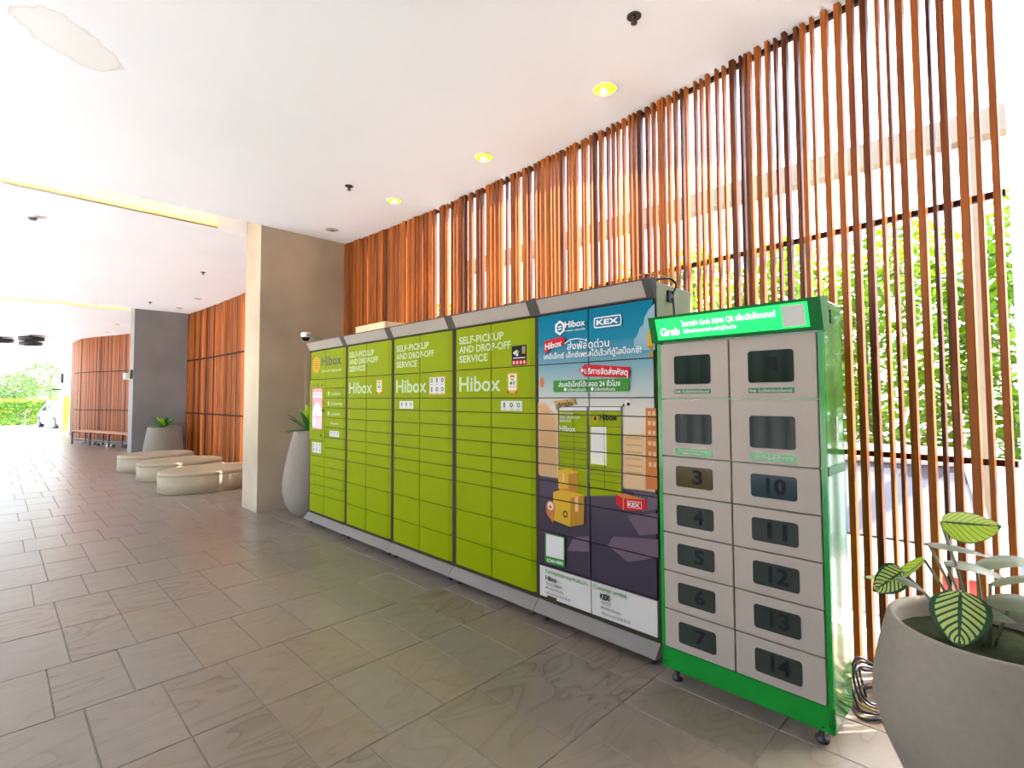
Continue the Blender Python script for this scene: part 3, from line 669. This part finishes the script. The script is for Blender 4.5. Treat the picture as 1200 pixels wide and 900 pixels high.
MB().tube([(w5+.012, .165, 2.11), (w5+.03, .175, 2.16), (w5+.015, .14, 2.195), (w5-.02, .07, 2.188), (w5-.08, .03, 2.19)], .006, 6, smooth=5).build('cable', M_BLACK, t)
MB().tube([(w5-.5, .20, 2.168), (w5-.38, .1, 2.19), (w5-.26, .05, 2.21), (w5-.15, .12, 2.25), (w5-.06, .2, 2.235), (w5-.02, .3, 2.18)], .004, 6, smooth=5).build('cable', M_TANP, t, label='thin pale cord')

# ------------------------------------------------------------------ things on the lockers
def lp(u, v, z): p = ORI-DL*u+Vector((math.cos(LA), -math.sin(LA)))*v; return (p.x, p.y, z)
t = thing('cardboard_box', 'small tan cardboard box lying on top of the lime green lockers', 'box', lp(.93, .10, 2.162), LRZ)
MB().bbox(0, .62, 0, .26, 0, .125, .004).build('carton', M_CARD, t)
MB().box(.0, .62, .11, .15, .1252, .1262).build('tape', M_TANP, t)
t = thing('router', 'dark little box beside the cardboard box on the lockers', 'device', lp(.78, .18, 2.168), LRZ)
MB().bbox(0, .11, 0, .15, 0, .135, .006).build('case', M_GREYM, t)
MB().tube([(.05, -.002, .02), (.10, -.05, .004), (.15, -.04, .004)], .006, 6, smooth=5).build('cable', M_BLACK, t)
t = thing('dome_camera', 'white dome security camera on a bracket arm above the touch-screen cabinet', 'camera', lp(.10, .14, 2.165), LRZ)
MB().tube([(.02, 0, .012), (-.02, 0, .03), (-.46, -.02, .155), (-.52, -.02, .165)], .014, 8).build('bracket_arm', M_DKGREY, t)
MB().lathe([(.045, .03), (.06, .02), (.062, -.01), (.054, -.035)], 20, (-.56, -.02, .165)).build('housing', M_WPAINT, t)
MB().lathe([(.052, -.035), (.046, -.062), (.026, -.08), (0, -.085)], 20, (-.56, -.02, .165)).build('dome', M_PANE, t)

# ------------------------------------------------------------------ green food locker
GA = rad(1.313); G0 = Vector((2.534, .586)); GD = Vector((math.sin(GA), math.cos(GA))); GW = .80; GRZ = -PI/2-GA
gp = G0+GD*GW
t = thing('food_locker', 'bright green food delivery locker with white doors and dark panes', 'locker', (gp.x, gp.y, 0), GRZ)
FL = t
MB().bbox(0, GW, .0, .28, .07, 1.925, .005).build('body', M_GRABS, t)
fr = MB()
fr.box(.0, .022, -.018, .0, .07, 1.79).box(GW-.022, GW, -.018, .0, .07, 1.79).box(.0, GW, -.018, .0, .07, .176)
fr.build('front_frame', M_GRAB, t)
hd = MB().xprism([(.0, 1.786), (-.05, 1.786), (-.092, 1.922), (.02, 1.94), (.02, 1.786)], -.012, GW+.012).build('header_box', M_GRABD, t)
def hdr(u, zz, o): k = (zz-1.786)/(1.922-1.786); return (u, -.05-.042*k-o, zz)
hm = MB(); q = [hdr(.03, 1.80, .002), hdr(.762, 1.80, .002), hdr(.762, 1.908, .002), hdr(.03, 1.908, .002)]; hm.face(q); hm.build('lit_panel', M_LEDG, hd)
def htext(a, x0, x1, z0, z1, b=.015):
    o = text(a, M_LEDW, None, x0, x1, z0, z1, 0, b)
    for v in o.data.vertices: v.co = hdr(v.co.x, v.co.z, .0035)
    o.parent = hd; return o
htext('Grab', .05, .16, 1.818, 1.86, .03)
htext('ไรเดอร์ฯ Grab สแกน QR เพื่อเปิดล็อกเกอร์', .175, .63, 1.853, 1.889, .014)
htext('ไม่ต้องทำรายการผ่านหน้าตู้ด้านล่าง', .178, .45, 1.818, 1.845, .008)
MB().face([hdr(.655, 1.808, .003), hdr(.748, 1.808, .003), hdr(.748, 1.899, .003), hdr(.655, 1.899, .003)]).build('code_square', M_STK, hd)
zr = [.18, .38, .58, .78, .98, 1.183, 1.486, 1.782]
names = [None, '3', '4', '5', '6', '7']
mc = GW-.407
for side in (0, 1):
    x0, x1 = (.022, mc) if side == 0 else (mc, GW-.022)
    w0, w1 = (GW-.697, GW-.50) if side == 0 else (GW-.316, GW-.117)
    for r in range(7):
        a, b = zr[r], zr[r+1]; big = r >= 5
        d = MB().bbox(x0+.003, x1-.003, -.026, -.002, a+.003, b-.003, .003).build('door', M_DOORW, t)
        zt = b-(.07 if r == 6 else .079) if big else b-.047
        zb = zt-.15 if big else zt-.107
        num = (7-r)+side*7
        pn = MB(); n_ = rrect(w0, w1, zb, zt, .014); pn.prism(n_, -.0285, -.0255); pn.build('window_pane', M_PANE if big else (M_PANEY if num == 3 else M_PANEB if num == 10 else M_PANEG), d)
        if not big:
            s_ = str(num); cxm = w0+(.118 if side == 0 else .112); wd_ = .055 if len(s_) == 1 else .085
            text(s_, M_INK, d, cxm-wd_/2, cxm+wd_/2, zb+.02, zb+.094, -.0292, .03, name='number')
        if r == 6 and side: text('8', M_INK, d, w0+.085, w0+.135, zb+.05, zb+.12, -.0292, .03, name='number')
        if r == 6:
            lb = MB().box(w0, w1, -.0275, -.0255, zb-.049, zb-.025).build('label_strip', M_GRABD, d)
            text('Grab', M_STK, d, w0+.005, w0+.035, zb-.044, zb-.03, -.0285, .02)
            text('ห้ามใช้ลิฟต์หรือเปิดล็อกเกอร์', M_STK, d, w0+.045, w1-.008, zb-.045, zb-.029, -.0285, .01)
        if r == 5:
            z0_ = zb-(.062 if side == 0 else .058)
            MB().box(w0, w1+.002, -.0275, -.0255, z0_, z0_+.034).build('label_strip', M_GRAB, d)
            if side == 0:
                text('หากพบปัญหาโปรดติดต่อทีมงาน', M_STK, d, w0+.015, w1-.012, z0_+.018, z0_+.031, -.0285, .01)
                text('Riders Grab Support', M_STK, d, w0+.04, w1-.04, z0_+.004, z0_+.015, -.0285, .01)
            else: text('กรุณาปิดตู้หลังรับอาหาร', M_STK, d, w0+.012, w1-.012, z0_+.006, z0_+.028, -.0285, .015)
for fx_ in (.06, GW-.06):
    for fy in (.03, .24): MB().lathe([(.026, 0), (.03, .016), (.014, .022), (.014, .072)], 14, (fx_, fy, 0)).build('foot', M_BLACK, t)
for bx, bz in ((.02, .1), (.045, .085), (GW-.02, .1), (GW-.045, .085)): MB().lathe([(.006, 0), (.005, .003), (0, .004)], 8, (bx, -.02, bz)).build('bolt', M_GRABD, t)
MB().box(GW-.001, GW+.004, .10, .135, 1.825, 1.885).build('side_vent', M_GRABD, t)
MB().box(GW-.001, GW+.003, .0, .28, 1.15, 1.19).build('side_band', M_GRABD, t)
for z_ in (1.29, 1.36): MB().box(GW-.001, GW+.002, .14, .17, z_, z_+.045).build('side_label', M_STK, t)
# cable coil on the floor behind it
t = thing('cable_coil', 'black cables lying in loops on the floor between green locker and pot', 'cable', (3.05, .54, 0))
for k in range(5):
    r_ = .16-.02*k; pts = [(-.02+r_*math.cos(a)*1.1, .0+r_*.55*math.sin(a), .008+.012*k+.012*math.sin(2*a+k)) for a in [2*PI*i/20 for i in range(19)]]
    MB().tube(pts, .006, 6, smooth=2).build('cable', M_BLACK if k != 2 else M_TANP, t)
for k in range(4):
    MB().tube([(-.16+.05*k, .03, .02), (-.12+.06*k, .07, .12), (-.05+.05*k, .05, .22-.04*k), (.08+.03*k, -.06, .10), (.13+.02*k, -.09, .012)], .006, 6, smooth=5).build('cable', M_BLACK, t)

# ------------------------------------------------------------------ planters and plants
def leafblade(mb, base, az, L, W, el0, el1, n=7, m=0, cup=.25, uv=None):
    # strap or oval leaf, rises at el0 and bends to el1
    p = Vector(base); v = []; rows = []
    wprof = [math.sin(PI*min(1, (i/n)**.8*.97+.03))**.75 for i in range(n+1)]
    for i in range(n+1):
        el = el0+(el1-el0)*i/n; dr = Vector((math.cos(az)*math.cos(el), math.sin(az)*math.cos(el), math.sin(el)))
        if i: p = p+dr*(L/n)
        sd_ = Vector((-math.sin(az), math.cos(az), 0)); nn = sd_.cross(dr)*-1
        w = W*wprof[i]/2
        rows.append([p-sd_*w+nn*w*cup, p-sd_*w*.5+nn*w*cup*.3, p, p+sd_*w*.5+nn*w*cup*.3, p+sd_*w+nn*w*cup])
    v = [q for r in rows for q in r]
    f = [(k*5+i, k*5+i+1, k*5+6+i, k*5+5+i) for k in range(n) for i in range(4)]
    mb.add(v, f, m, True); return [(k/n, i/4) for k in range(n+1) for i in range(5)]
def planter(name, label, loc, prof, soil_z, soil_r):
    t = thing(name, label, 'plant', loc)
    MB().lathe(prof, 48).build('pot', M_POT, t)
    MB().lathe([(soil_r, soil_z-.02), (soil_r, soil_z), (soil_r*.5, soil_z+.012), (0, soil_z+.015)], 24).build('soil', M_SOIL, t)
    return t
def plant_leaves(t, z, spec):
    for az, L, W, e0, e1, m in spec:
        mb = MB(); leafblade(mb, (.02*math.cos(az), .02*math.sin(az), z), az, L, W, e0, e1, 8); mb.build('leaf', m, t)
vase = [(.20, 0), (.235, .03), (.30, .15), (.335, .30), (.335, .42), (.31, .60), (.27, .80), (.225, .98), (.205, 1.07), (.20, 1.08), (.185, 1.07), (.19, .98), (.2, .95)]
t = planter('potted_plant', 'tall bulbous taupe vase planter with green leaves beside the touch-screen locker', (2.92, 6.62, 0), vase, 1.03, .185)
rn = random.Random(11)
sp = []
for k in range(16):
    az = 2*PI*k/16+rn.uniform(-.2, .2); low = k % 2
    sp.append((az, rn.uniform(.34, .42), .085, rn.uniform(.35, .6) if low else rn.uniform(.8, 1.1), -.25 if low else rn.uniform(.3, .7), M_LEAFD))
for az, L in ((2.6, .40), (-1.1, .44), (4.2, .36), (1.0, .38), (-2.3, .42)): sp.append((az, L, .11, 1.35, 1.1, M_LEAFL))
plant_leaves(t, 1.03, sp)
cone = [(.42, 0), (.45, .03), (.455, .08), (.36, .72), (.345, .775), (.335, .785), (.315, .775), (.32, .7)]
t = planter('potted_plant', 'grey cone shaped planter with a small green plant before the dark grey column', (3.02, 15.45, 0), cone, .74, .315)
sp = []
for k in range(18):
    az = 2*PI*k/18+rn.uniform(-.2, .2); low = k % 2
    sp.append((az, rn.uniform(.34, .44), .11, rn.uniform(.4, .7) if low else rn.uniform(.9, 1.25), -.1 if low else .7, M_LEAFD if k % 3 else M_LEAFL))
plant_leaves(t, .74, sp)
PX, PY = 2.349, .082
bowl = [(.14, 0), (.16, .01), (.205, .09), (.255, .20), (.31, .33), (.333, .42), (.33, .50), (.312, .60), (.29, .69), (.283, .718), (.276, .726), (.262, .722), (.256, .70), (.26, .62)]
t = planter('potted_plant', 'big pale bowl planter with striped leaves in the right foreground', (PX, PY, 0), bowl, .655, .258)
def oval_leaf(name, tip, base, side, W, mtl, droop=.0, n=10):
    # leaf blade from base to tip; side = direction across; own mesh with UV
    b_, t_ = Vector(base), Vector(tip); ax = t_-b_; sd_ = Vector(side).normalized(); nn = ax.cross(sd_).normalized()
    v = []; uvs = []
    for i in range(n+1):
        k = i/n; w = W/2*max(.02, math.sin(PI*min(1, .09+.91*k**.72)))**.72*(1 if i < n else .1); c = b_+ax*k+nn*droop*math.sin(PI*k)
        for j in range(7):
            q = (j-3)/3; v.append(c+sd_*w*q-nn*abs(q)*w*.22); uvs.append((k, (q+1)/2))
    f = [(k*7+i, k*7+i+1, k*7+8+i, k*7+7+i) for k in range(n) for i in range(6)]
    mb = MB().add(v, f, 0, True); me = mb.mesh(name, mtl); ul = me.uv_layers.new(name='UVMap')
    for lp_ in me.loops: ul.data[lp_.index].uv = uvs[lp_.vertex_index]
    return link(name, me, t)
def W_(x, y, z): return (x-PX, y-PY, z)
oval_leaf('leaf', W_(2.30, .045, 1.075), W_(2.40, .205, 1.045), (.75, .1, .42), .165, M_VARL)
oval_leaf('leaf', W_(2.30, .40, .775), W_(2.37, .318, .85), (.3, .62, .75), .10, M_VAR)
oval_leaf('leaf', W_(2.33, .44, .81), W_(2.38, .255, .905), (.6, .2, .10), .085, M_VARL, .035)
oval_leaf('leaf', W_(2.10, .148, .725), W_(2.20, .148, .868), (.1, -1, .02), .155, M_VAR)
oval_leaf('leaf', W_(2.36, .075, .955), W_(2.40, .245, .962), (1, .1, .08), .075, M_LEAFG, .01)
oval_leaf('leaf', W_(2.42, .02, .865), W_(2.40, .20, .905), (1, .1, .15), .08, M_LEAFG, .02)
oval_leaf('leaf', W_(2.28, -.10, .84), W_(2.30, .09, .83), (1, .1, .35), .09, M_LEAFG, .02)
oval_leaf('leaf', W_(2.24, .24, .83), W_(2.30, .33, .842), (.9, .1, .2), .05, M_LEAFG, .01)
oval_leaf('leaf', W_(2.36, -.14, .80), W_(2.34, .04, .80), (.9, .2, .5), .10, M_LEAFG, .02)
oval_leaf('leaf', W_(2.28, -.06, .935), W_(2.33, .08, .875), (1, .15, .15), .06, M_LEAFG, .015)
oval_leaf('leaf', W_(2.22, .02, .80), W_(2.30, .13, .79), (1, .1, .3), .07, M_LEAFG, .01)
oval_leaf('leaf', W_(2.5, -.05, .93), W_(2.45, .12, .90), (.9, .2, .3), .08, M_LEAFG, .02)
for tip in ((2.40, .205, 1.045), (2.37, .318, .85), (2.38, .255, .905), (2.20, .148, .868), (2.40, .245, .962), (2.40, .20, .905), (2.30, .09, .83), (2.45, .12, .90), (2.34, .04, .80), (2.33, .08, .875), (2.30, .13, .79)):
    MB().tube([W_(2.34+(tip[0]-2.34)*.25, .09+(tip[1]-.09)*.25, .66), W_(2.34+(tip[0]-2.34)*.75, .09+(tip[1]-.09)*.7, .66+(tip[2]-.66)*.65), W_(*tip)], .005, 6).build('stem', M_STEM, t)

# ------------------------------------------------------------------ oval benches
for (cx, cy, a, b, rz, lab) in ((2.56, 9.76, .74, .60, rad(14), 'oval beige stone bench nearest the taupe column, first of three'), (2.53, 11.46, .70, .62, rad(6), 'oval beige stone bench standing between the other two'), (2.46, 13.2, .68, .62, rad(4), 'oval beige stone bench closest to the cone planter')):
    t = thing('oval_bench', lab, 'bench', (cx, cy, 0), rz, 'oval benches before the slat screen')
    MB().lathe([(.98, 0), (1, .012), (1, .272)], 64, sx=a, sy=b).build('base', M_BENCH, t)
    MB().lathe([(.996, .272), (1, .275), (1, .305), (.985, .322), (.95, .33), (.6, .334), (0, .335)], 64, sx=a, sy=b).build('seat', M_BENCH, t)

# ------------------------------------------------------------------ ceiling fittings
M_REFL = mat('yellow_reflector', (.35, .28, .02), .35, emit=(.95, .70, .04), estr=.30)
M_REFU = mat('dull_reflector', (.42, .36, .28), .4)
M_BULB = mat('lamp_face', (.9, .9, .8), .3, emit=(1, .93, .7), estr=12)
def downlight(x, y, lit, lab, r=.085):
    t = thing('downlight', lab, 'light', (x, y, H), 0, 'round downlights in the ceiling')
    MB().lathe([(r*1.08, -.001), (r*1.08, -.006), (r, -.006), (r, -.001)], 28).build('rim', M_CEIL, t)
    MB().lathe([(r, -.004), (r*.55, -.0015), (r*.5, -.0012)], 28).build('reflector', M_REFL if lit else M_REFU, t)
    MB().lathe([(r*.34, -.0075), (r*.32, -.009), (0, -.009)], 20, (r*.22, r*.30, 0)).build('lamp', M_BULB if lit else M_DKGREY, t)
    if lit:
        la = bpy.data.lights.new('lamp_light', 'SPOT'); la.energy = 14; la.color = (1, .85, .5); la.spot_size = rad(80); la.spot_blend = .5; la.shadow_soft_size = .04
        o = bpy.data.objects.new('lamp_light', la); COL.objects.link(o); o.parent = t; o.location = (0, 0, -.03)
downlight(3.157, 2.121, 1, 'lit yellow round downlight, largest in view, above the food locker')
downlight(3.243, 3.572, 1, 'lit yellow round downlight, second from the right along the slat screen')
downlight(3.226, 5.119, 1, 'lit yellow round downlight, farthest lit one, left of the other two')
downlight(3.184, 6.616, 0, 'unlit round downlight just in front of the taupe column')
downlight(3.228, 13.42, 0, 'unlit round downlight above the slat screen behind the benches')
downlight(3.228, 15.1, 0, 'unlit round downlight right above the cone planter')
downlight(2.63, 22.3, 0, 'unlit round downlight before the far curved slat screen')
downlight(2.57, 19.8, 0, 'unlit round downlight beyond the dark grey column')
def sprinkler(x, y, lab):
    t = thing('sprinkler', lab, 'sprinkler', (x, y, H), 0, 'ceiling sprinklers')
    MB().lathe([(.044, 0), (.044, -.004), (.036, -.006), (.034, -.002)], 20).build('plate', M_DKGREY, t)
    MB().lathe([(.018, 0), (.018, -.02), (.008, -.024), (.008, -.04)], 12).build('nozzle', M_BLACK, t)
    MB().lathe([(.004, -.04), (.02, -.042), (.02, -.046), (0, -.047)], 12).build('deflector', M_DKGREY, t)
sprinkler(2.668, 1.577, 'dark sprinkler head close to the top edge of view, above the lockers')
sprinkler(2.649, 5.11, 'dark sprinkler head on the ceiling, left of the farthest yellow downlight')
sprinkler(2.605, 10.53, 'dark sprinkler head on the ceiling above the oval benches')
sprinkler(2.531, 14.68, 'dark sprinkler head on the ceiling near the dark grey column')
t = thing('smoke_detector', 'round white smoke detector on the ceiling beyond the nearer light slot', 'detector', (.259, 8.76, H))
MB().lathe([(.06, 0), (.06, -.012), (.05, -.022)], 24).build('base', M_WPAINT, t)
MB().lathe([(.045, -.022), (.042, -.045), (.03, -.052), (0, -.053)], 24).build('cap', M_GREYM, t)
def ring_lamp(x, y, lab):
    t = thing('ring_lamp', lab, 'light', (x, y, H-.03), 0, 'black ring ceiling lamps')
    MB().lathe([(.36, -.03), (.36, -.16), (.34, -.16), (.34, -.03), (.36, -.03)], 32).build('ring', M_BLACK, t)
    MB().lathe([(.34, -.05), (0, -.052)], 32).build('diffuser', M_WPAINT, t)
    MB().lathe([(.05, .029), (.05, -.052)], 12).build('stem', M_BLACK, t)
ring_lamp(.84, 25.4, 'black ring ceiling lamp, nearer of the pair right of the other')
ring_lamp(.90, 27.6, 'black ring ceiling lamp, farther of the right-hand pair')
ring_lamp(.06, 26.8, 'black ring ceiling lamp cut by the left edge of view')

# box on the dark grey column, far bench with shoes
t = thing('wall_box', 'small dark box with a white face fixed to the dark grey column edge', 'box', (2.44, 16.2, 2.02))
MB().bbox(-.05, .0, -.14, .12, 0, .22, .008).build('case', M_DKGREY, t)
MB().bbox(-.16, -.05, -.06, .10, -.02, .14, .01).build('lamp_face', M_WPAINT, t)
bd = Vector((2.80-1.78, 18.75-22.5)); bl = bd.length
t = thing('slatted_bench', 'low wooden bench on a black metal frame before the far slat screen', 'bench', (1.78, 22.5, 0), math.atan2(bd.y, bd.x))
for k in range(4): MB().bbox(0, bl, .02+.10*k, .105+.10*k, .42, .455, .004).build('slat', M_PLANK, t)
for k in range(4):
    x = .03+(bl-.06)*k/3
    for y in (.03, .39): MB().box(x-.018, x+.018, y-.018, y+.018, 0, .42).build('leg', M_BLACK, t)
    MB().box(x-.015, x+.015, .03, .39, .385, .42).build('crossbar', M_BLACK, t)
for y in (.03, .39): MB().box(0, bl, y-.015, y+.015, .14, .17).build('rail', M_BLACK, t)
rs = random.Random(5)
for k, od in enumerate(('leftmost', 'second from the left', 'third from the left', 'fourth from the left', 'fifth from the left', 'rightmost')):
    q = .6+k*.5; p_ = Vector((1.78, 22.5))+bd.normalized()*q+Vector((-bd.y, bd.x)).normalized()*(.14+.12*(k % 2))
    t = thing('shoe', ('dark' if k % 3 else 'pale')+' shoe under the far wooden bench, '+od, 'shoe', (p_.x, p_.y, 0), rs.uniform(0, 6), 'shoes under the far bench')
    MB().lathe([(.9, 0), (1, .012), (.97, .03)], 16, sx=.13, sy=.045).build('sole', M_WPAINT if k % 3 == 0 else M_BLACK, t)
    MB().lathe([(.95, .03), (.9, .055), (.6, .08), (.3, .09)], 16, sx=.12, sy=.043).build('upper', M_STK if k % 3 == 0 else M_DKGREY, t)

# ------------------------------------------------------------------ outside: cars, hedges, trees, carport
def car(label, loc, rz):
    t = thing('car', label, 'car', loc, rz)
    st = [(-2.12, .42, .55, .62), (-2.05, .28, .72, .74), (-1.75, .22, .86, .80), (-1.0, .2, .90, .84), (0, .2, .91, .86), (.9, .2, .91, .85), (1.45, .22, .90, .83), (1.95, .28, .84, .78), (2.12, .4, .70, .66)]
    v = []; f = []
    for x, zb, zt, hw in st:
        v += [(x, -hw*.92, zb), (x, -hw, zb+.12), (x, -hw, zt-.14), (x, -hw*.86, zt), (x, hw*.86, zt), (x, hw, zt-.14), (x, hw, zb+.12), (x, hw*.92, zb)]
    n = 8
    for k in range(len(st)-1):
        for i in range(n): j = (i+1) % n; f.append((k*n+i, k*n+j, k*n+n+j, k*n+n+i)[::-1])
    f += [tuple(range(8)), tuple(reversed(range((len(st)-1)*8, len(st)*8)))]
    MB().add(v, f).build('body', M_CARW, t)
    b4 = [(-.85, .80), (1.75, .78)]; 
    g = [(-1.0, -.72, .89), (1.75, -.70, .88), (1.75, .70, .88), (-1.0, .72, .89), (-.25, -.58, 1.40), (1.05, -.57, 1.42), (1.05, .57, 1.42), (-.25, .58, 1.40)]
    MB().add(g, [(0, 3, 2, 1), (4, 5, 6, 7), (0, 1, 5, 4), (1, 2, 6, 5), (2, 3, 7, 6), (3, 0, 4, 7)]).build('glasshouse', M_CARG, t)
    MB().bbox(-.30, 1.10, -.60, .60, 1.40, 1.455, .02).build('roof', M_CARW, t)
    for sg in (-1, 1):
        for a, b in (((-1.0, .725, .88), (-.27, .59, 1.41)), ((1.76, .70, .87), (1.07, .585, 1.42)), ((.35, .735, .88), (.38, .59, 1.41))):
            MB().tube([(a[0], a[1]*sg, a[2]), (b[0], b[1]*sg, b[2])], .03, 6).build('pillar', M_CARW, t)
        MB().bbox(-.75, -.62, .86*sg-.06, .86*sg+.06, .92, 1.03, .02).build('mirror', M_CARW, t)
        for x in (-1.35, 1.35):
            mb = MB(); ring = [(.31*math.cos(a), .31*math.sin(a)) for a in [2*PI*i/20 for i in range(20)]]
            mb.prism([(x+p, .31+q) for p, q in ring], sg*.64, sg*.85); w_ = mb.build('wheel', M_BLACK, t)
            mb = MB(); mb.prism([(x+p*.6, .31+q*.6) for p, q in ring], sg*.845, sg*.858); mb.build('hubcap', M_ALU, w_)
        MB().bbox(2.02, 2.13, sg*.52-.14, sg*.52+.14, .60, .76, .02).build('tail_lamp', M_RED, t)
        MB().bbox(-2.12, -2.02, sg*.50-.14, sg*.50+.14, .58, .68, .02).build('head_lamp', M_ALU, t)
    MB().bbox(2.05, 2.16, -.26, .26, .45, .56, .01).build('number_plate', M_STK, t)
car('white car parked outside behind the nearest slat screen', (6.7, .95, -.5), PI+.06)
car('white car standing far off beyond the open end of the hall', (2.75, 37.6, -.06), rad(100))

def leaves(rng, n, cx, cy, cz, rx, ry, rz, size, mb, shell=.55):
    for _ in range(n):
        while True:
            a, b, c = rng.uniform(-1, 1), rng.uniform(-1, 1), rng.uniform(-1, 1); q = a*a+b*b+c*c
            if shell < q < 1: break
        p = Vector((cx+a*rx, cy+b*ry, cz+c*rz)); az = rng.uniform(0, 2*PI); el = rng.uniform(-.9, .7); L = size*rng.uniform(.7, 1.3)
        d = Vector((math.cos(az)*math.cos(el), math.sin(az)*math.cos(el), math.sin(el))); s_ = d.cross(Vector((rng.uniform(-1, 1), rng.uniform(-1, 1), 1))).normalized()*L*.22
        mb.add([p, p+d*L*.45+s_, p+d*L, p+d*L*.45-s_], [(0, 1, 2, 3)])
rg = random.Random(21)
t = thing('bamboo_hedge', 'bright green bamboo hedge behind the low outer wall, seen between the slats', 'hedge', (9.75, 5.3, -.5))
mb = MB()
for k in range(10):
    h = 4.75+rg.uniform(-.25, .3); leaves(rg, 3600, 0, -7.3+k*1.62, h*.56, .95, 1.05, h*.48, .20, mb, .25)
mb.build('foliage', M_LEAFB, t, kind='stuff')
for k in range(30):
    x_, y_, h = rg.uniform(-.4, .4), -8+k*.54, rg.uniform(4.2, 4.8)
    MB().tube([(x_, y_, 0), (x_*1.2, y_+.05, h*.5), (x_*1.6, y_+.1, h*.92)], [.035, .03, .012], 6).build('cane', M_STEM, t)
t = thing('carport_frame', 'cream post and beam of the carport outside the nearest slat screen', 'carport', (6.0, .21, -.5))
MB().bbox(-.08, .08, -.07, .07, 0, 4.24, .006).build('post', M_CREAM, t)
MB().bbox(-.09, .09, -2.5, 7.0, 4.24, 4.47, .006).build('beam', M_CREAM, t)
MB().bbox(-.08, .08, 6.8, 6.94, 0, 4.24, .006).build('post', M_CREAM, t)
# far end
mb = MB(); leaves(rg, 9000, 0, 0, .75, 5.5, .7, .85, .14, mb, 0)
t = thing('hedge', 'clipped sunny yellow-green hedge beyond the open end of the hall', 'hedge', (-1.2, 42.5, -.06))
mb2 = MB().bbox(-6, 6, -.45, .45, 0, 1.42, .1); mb2.build('core', M_LEAFD, t)
lv = MB()
for _ in range(9000):
    x, f_ = rg.uniform(-6, 6), rg.random()
    if f_ < .7: p = Vector((x, -.45-rg.uniform(0, .1), rg.uniform(0, 1.5)))
    else: p = Vector((x, rg.uniform(-.5, .5), 1.42+rg.uniform(0, .12)))
    az, el, L = rg.uniform(0, 2*PI), rg.uniform(-.6, 1.2), rg.uniform(.08, .16)
    d = Vector((math.cos(az)*math.cos(el), math.sin(az)*math.cos(el), math.sin(el))); s_ = d.cross(Vector((.3, .2, 1))).normalized()*L*.3
    lv.add([p, p+d*L*.5+s_, p+d*L, p+d*L*.5-s_], [(0, 1, 2, 3)])
lv.build('foliage', M_LEAFH, t, kind='stuff')
for x, y, h, r, lab in ((2.6, 47.5, 4.6, 1.7, 'round leafy tree behind the far hedge, right by the white end wall'), (.9, 51, 3.4, 1.3, 'smaller leafy tree behind the far hedge, left of the round one')):
    t = thing('tree', lab, 'tree', (x, y, -.06))
    mb = MB(); leaves(rg, 2600, 0, 0, h-r*.9, r*1.1, r, r, .22, mb, .2); mb.build('foliage', M_LEAFT, t, kind='stuff')
    MB().tube([(0, 0, 0), (.05, 0, h*.4), (0, .05, h*.75)], [.12, .09, .04], 8).build('trunk', M_STEM, t)
t = thing('entrance_canopy', 'flat pale canopy roof out beyond the open end of the hall', 'canopy', (0, 36.6, -.06))
MB().bbox(-5.5, 3.0, -1.9, 2.6, 3.62, 3.80, .01).build('roof_slab', M_WPAINT, t)
MB().box(-5.5, 3.0, -1.92, -1.9, 3.60, 3.70).build('fascia', M_GREYM, t)
for x in (-5.2, 2.86): MB().bbox(x-.07, x+.07, 2.3, 2.44, 0, 3.62, .006).build('post', M_WPAINT, t)
t = thing('handrail', 'grey metal ramp handrail outside the open end of the hall', 'railing', (1.0, 36.6, -.06))
MB().tube([(-.1, .9, .0), (-.1, .9, .75), (.25, -.6, 1.0), (.25, -.6, 0)], .03, 8).build('rail', M_GREYM, t)
MB().tube([(.08, .15, .0), (.08, .15, .87)], .022, 8).build('post', M_GREYM, t)
MB().tube([(-.1, .9, .4), (.25, -.6, .55)], .02, 8).build('mid_rail', M_GREYM, t)
t = thing('yellow_post', 'yellow painted post against the white end wall', 'post', (2.26, 30.9, 0))
MB().bbox(-.11, .11, -.06, .06, .04, 1.62, .01).build('shaft', flat('post_yellow', (.30, .25, .05)), t)
MB().bbox(-.2, .2, -.1, .1, 0, .04, .005).build('base', M_GREYM, t)
t = thing('intercom', 'black intercom box on the white end wall above the yellow post', 'intercom', (2.2, 31.9, 2.25))
MB().bbox(-.10, .0, -.16, .16, 0, .45, .02).build('case', M_BLACK, t)
MB().tube([(-.05, 0, -.3), (-.4, -.1, -.3)], .03, 8).build('arm', M_DKGREY, t)
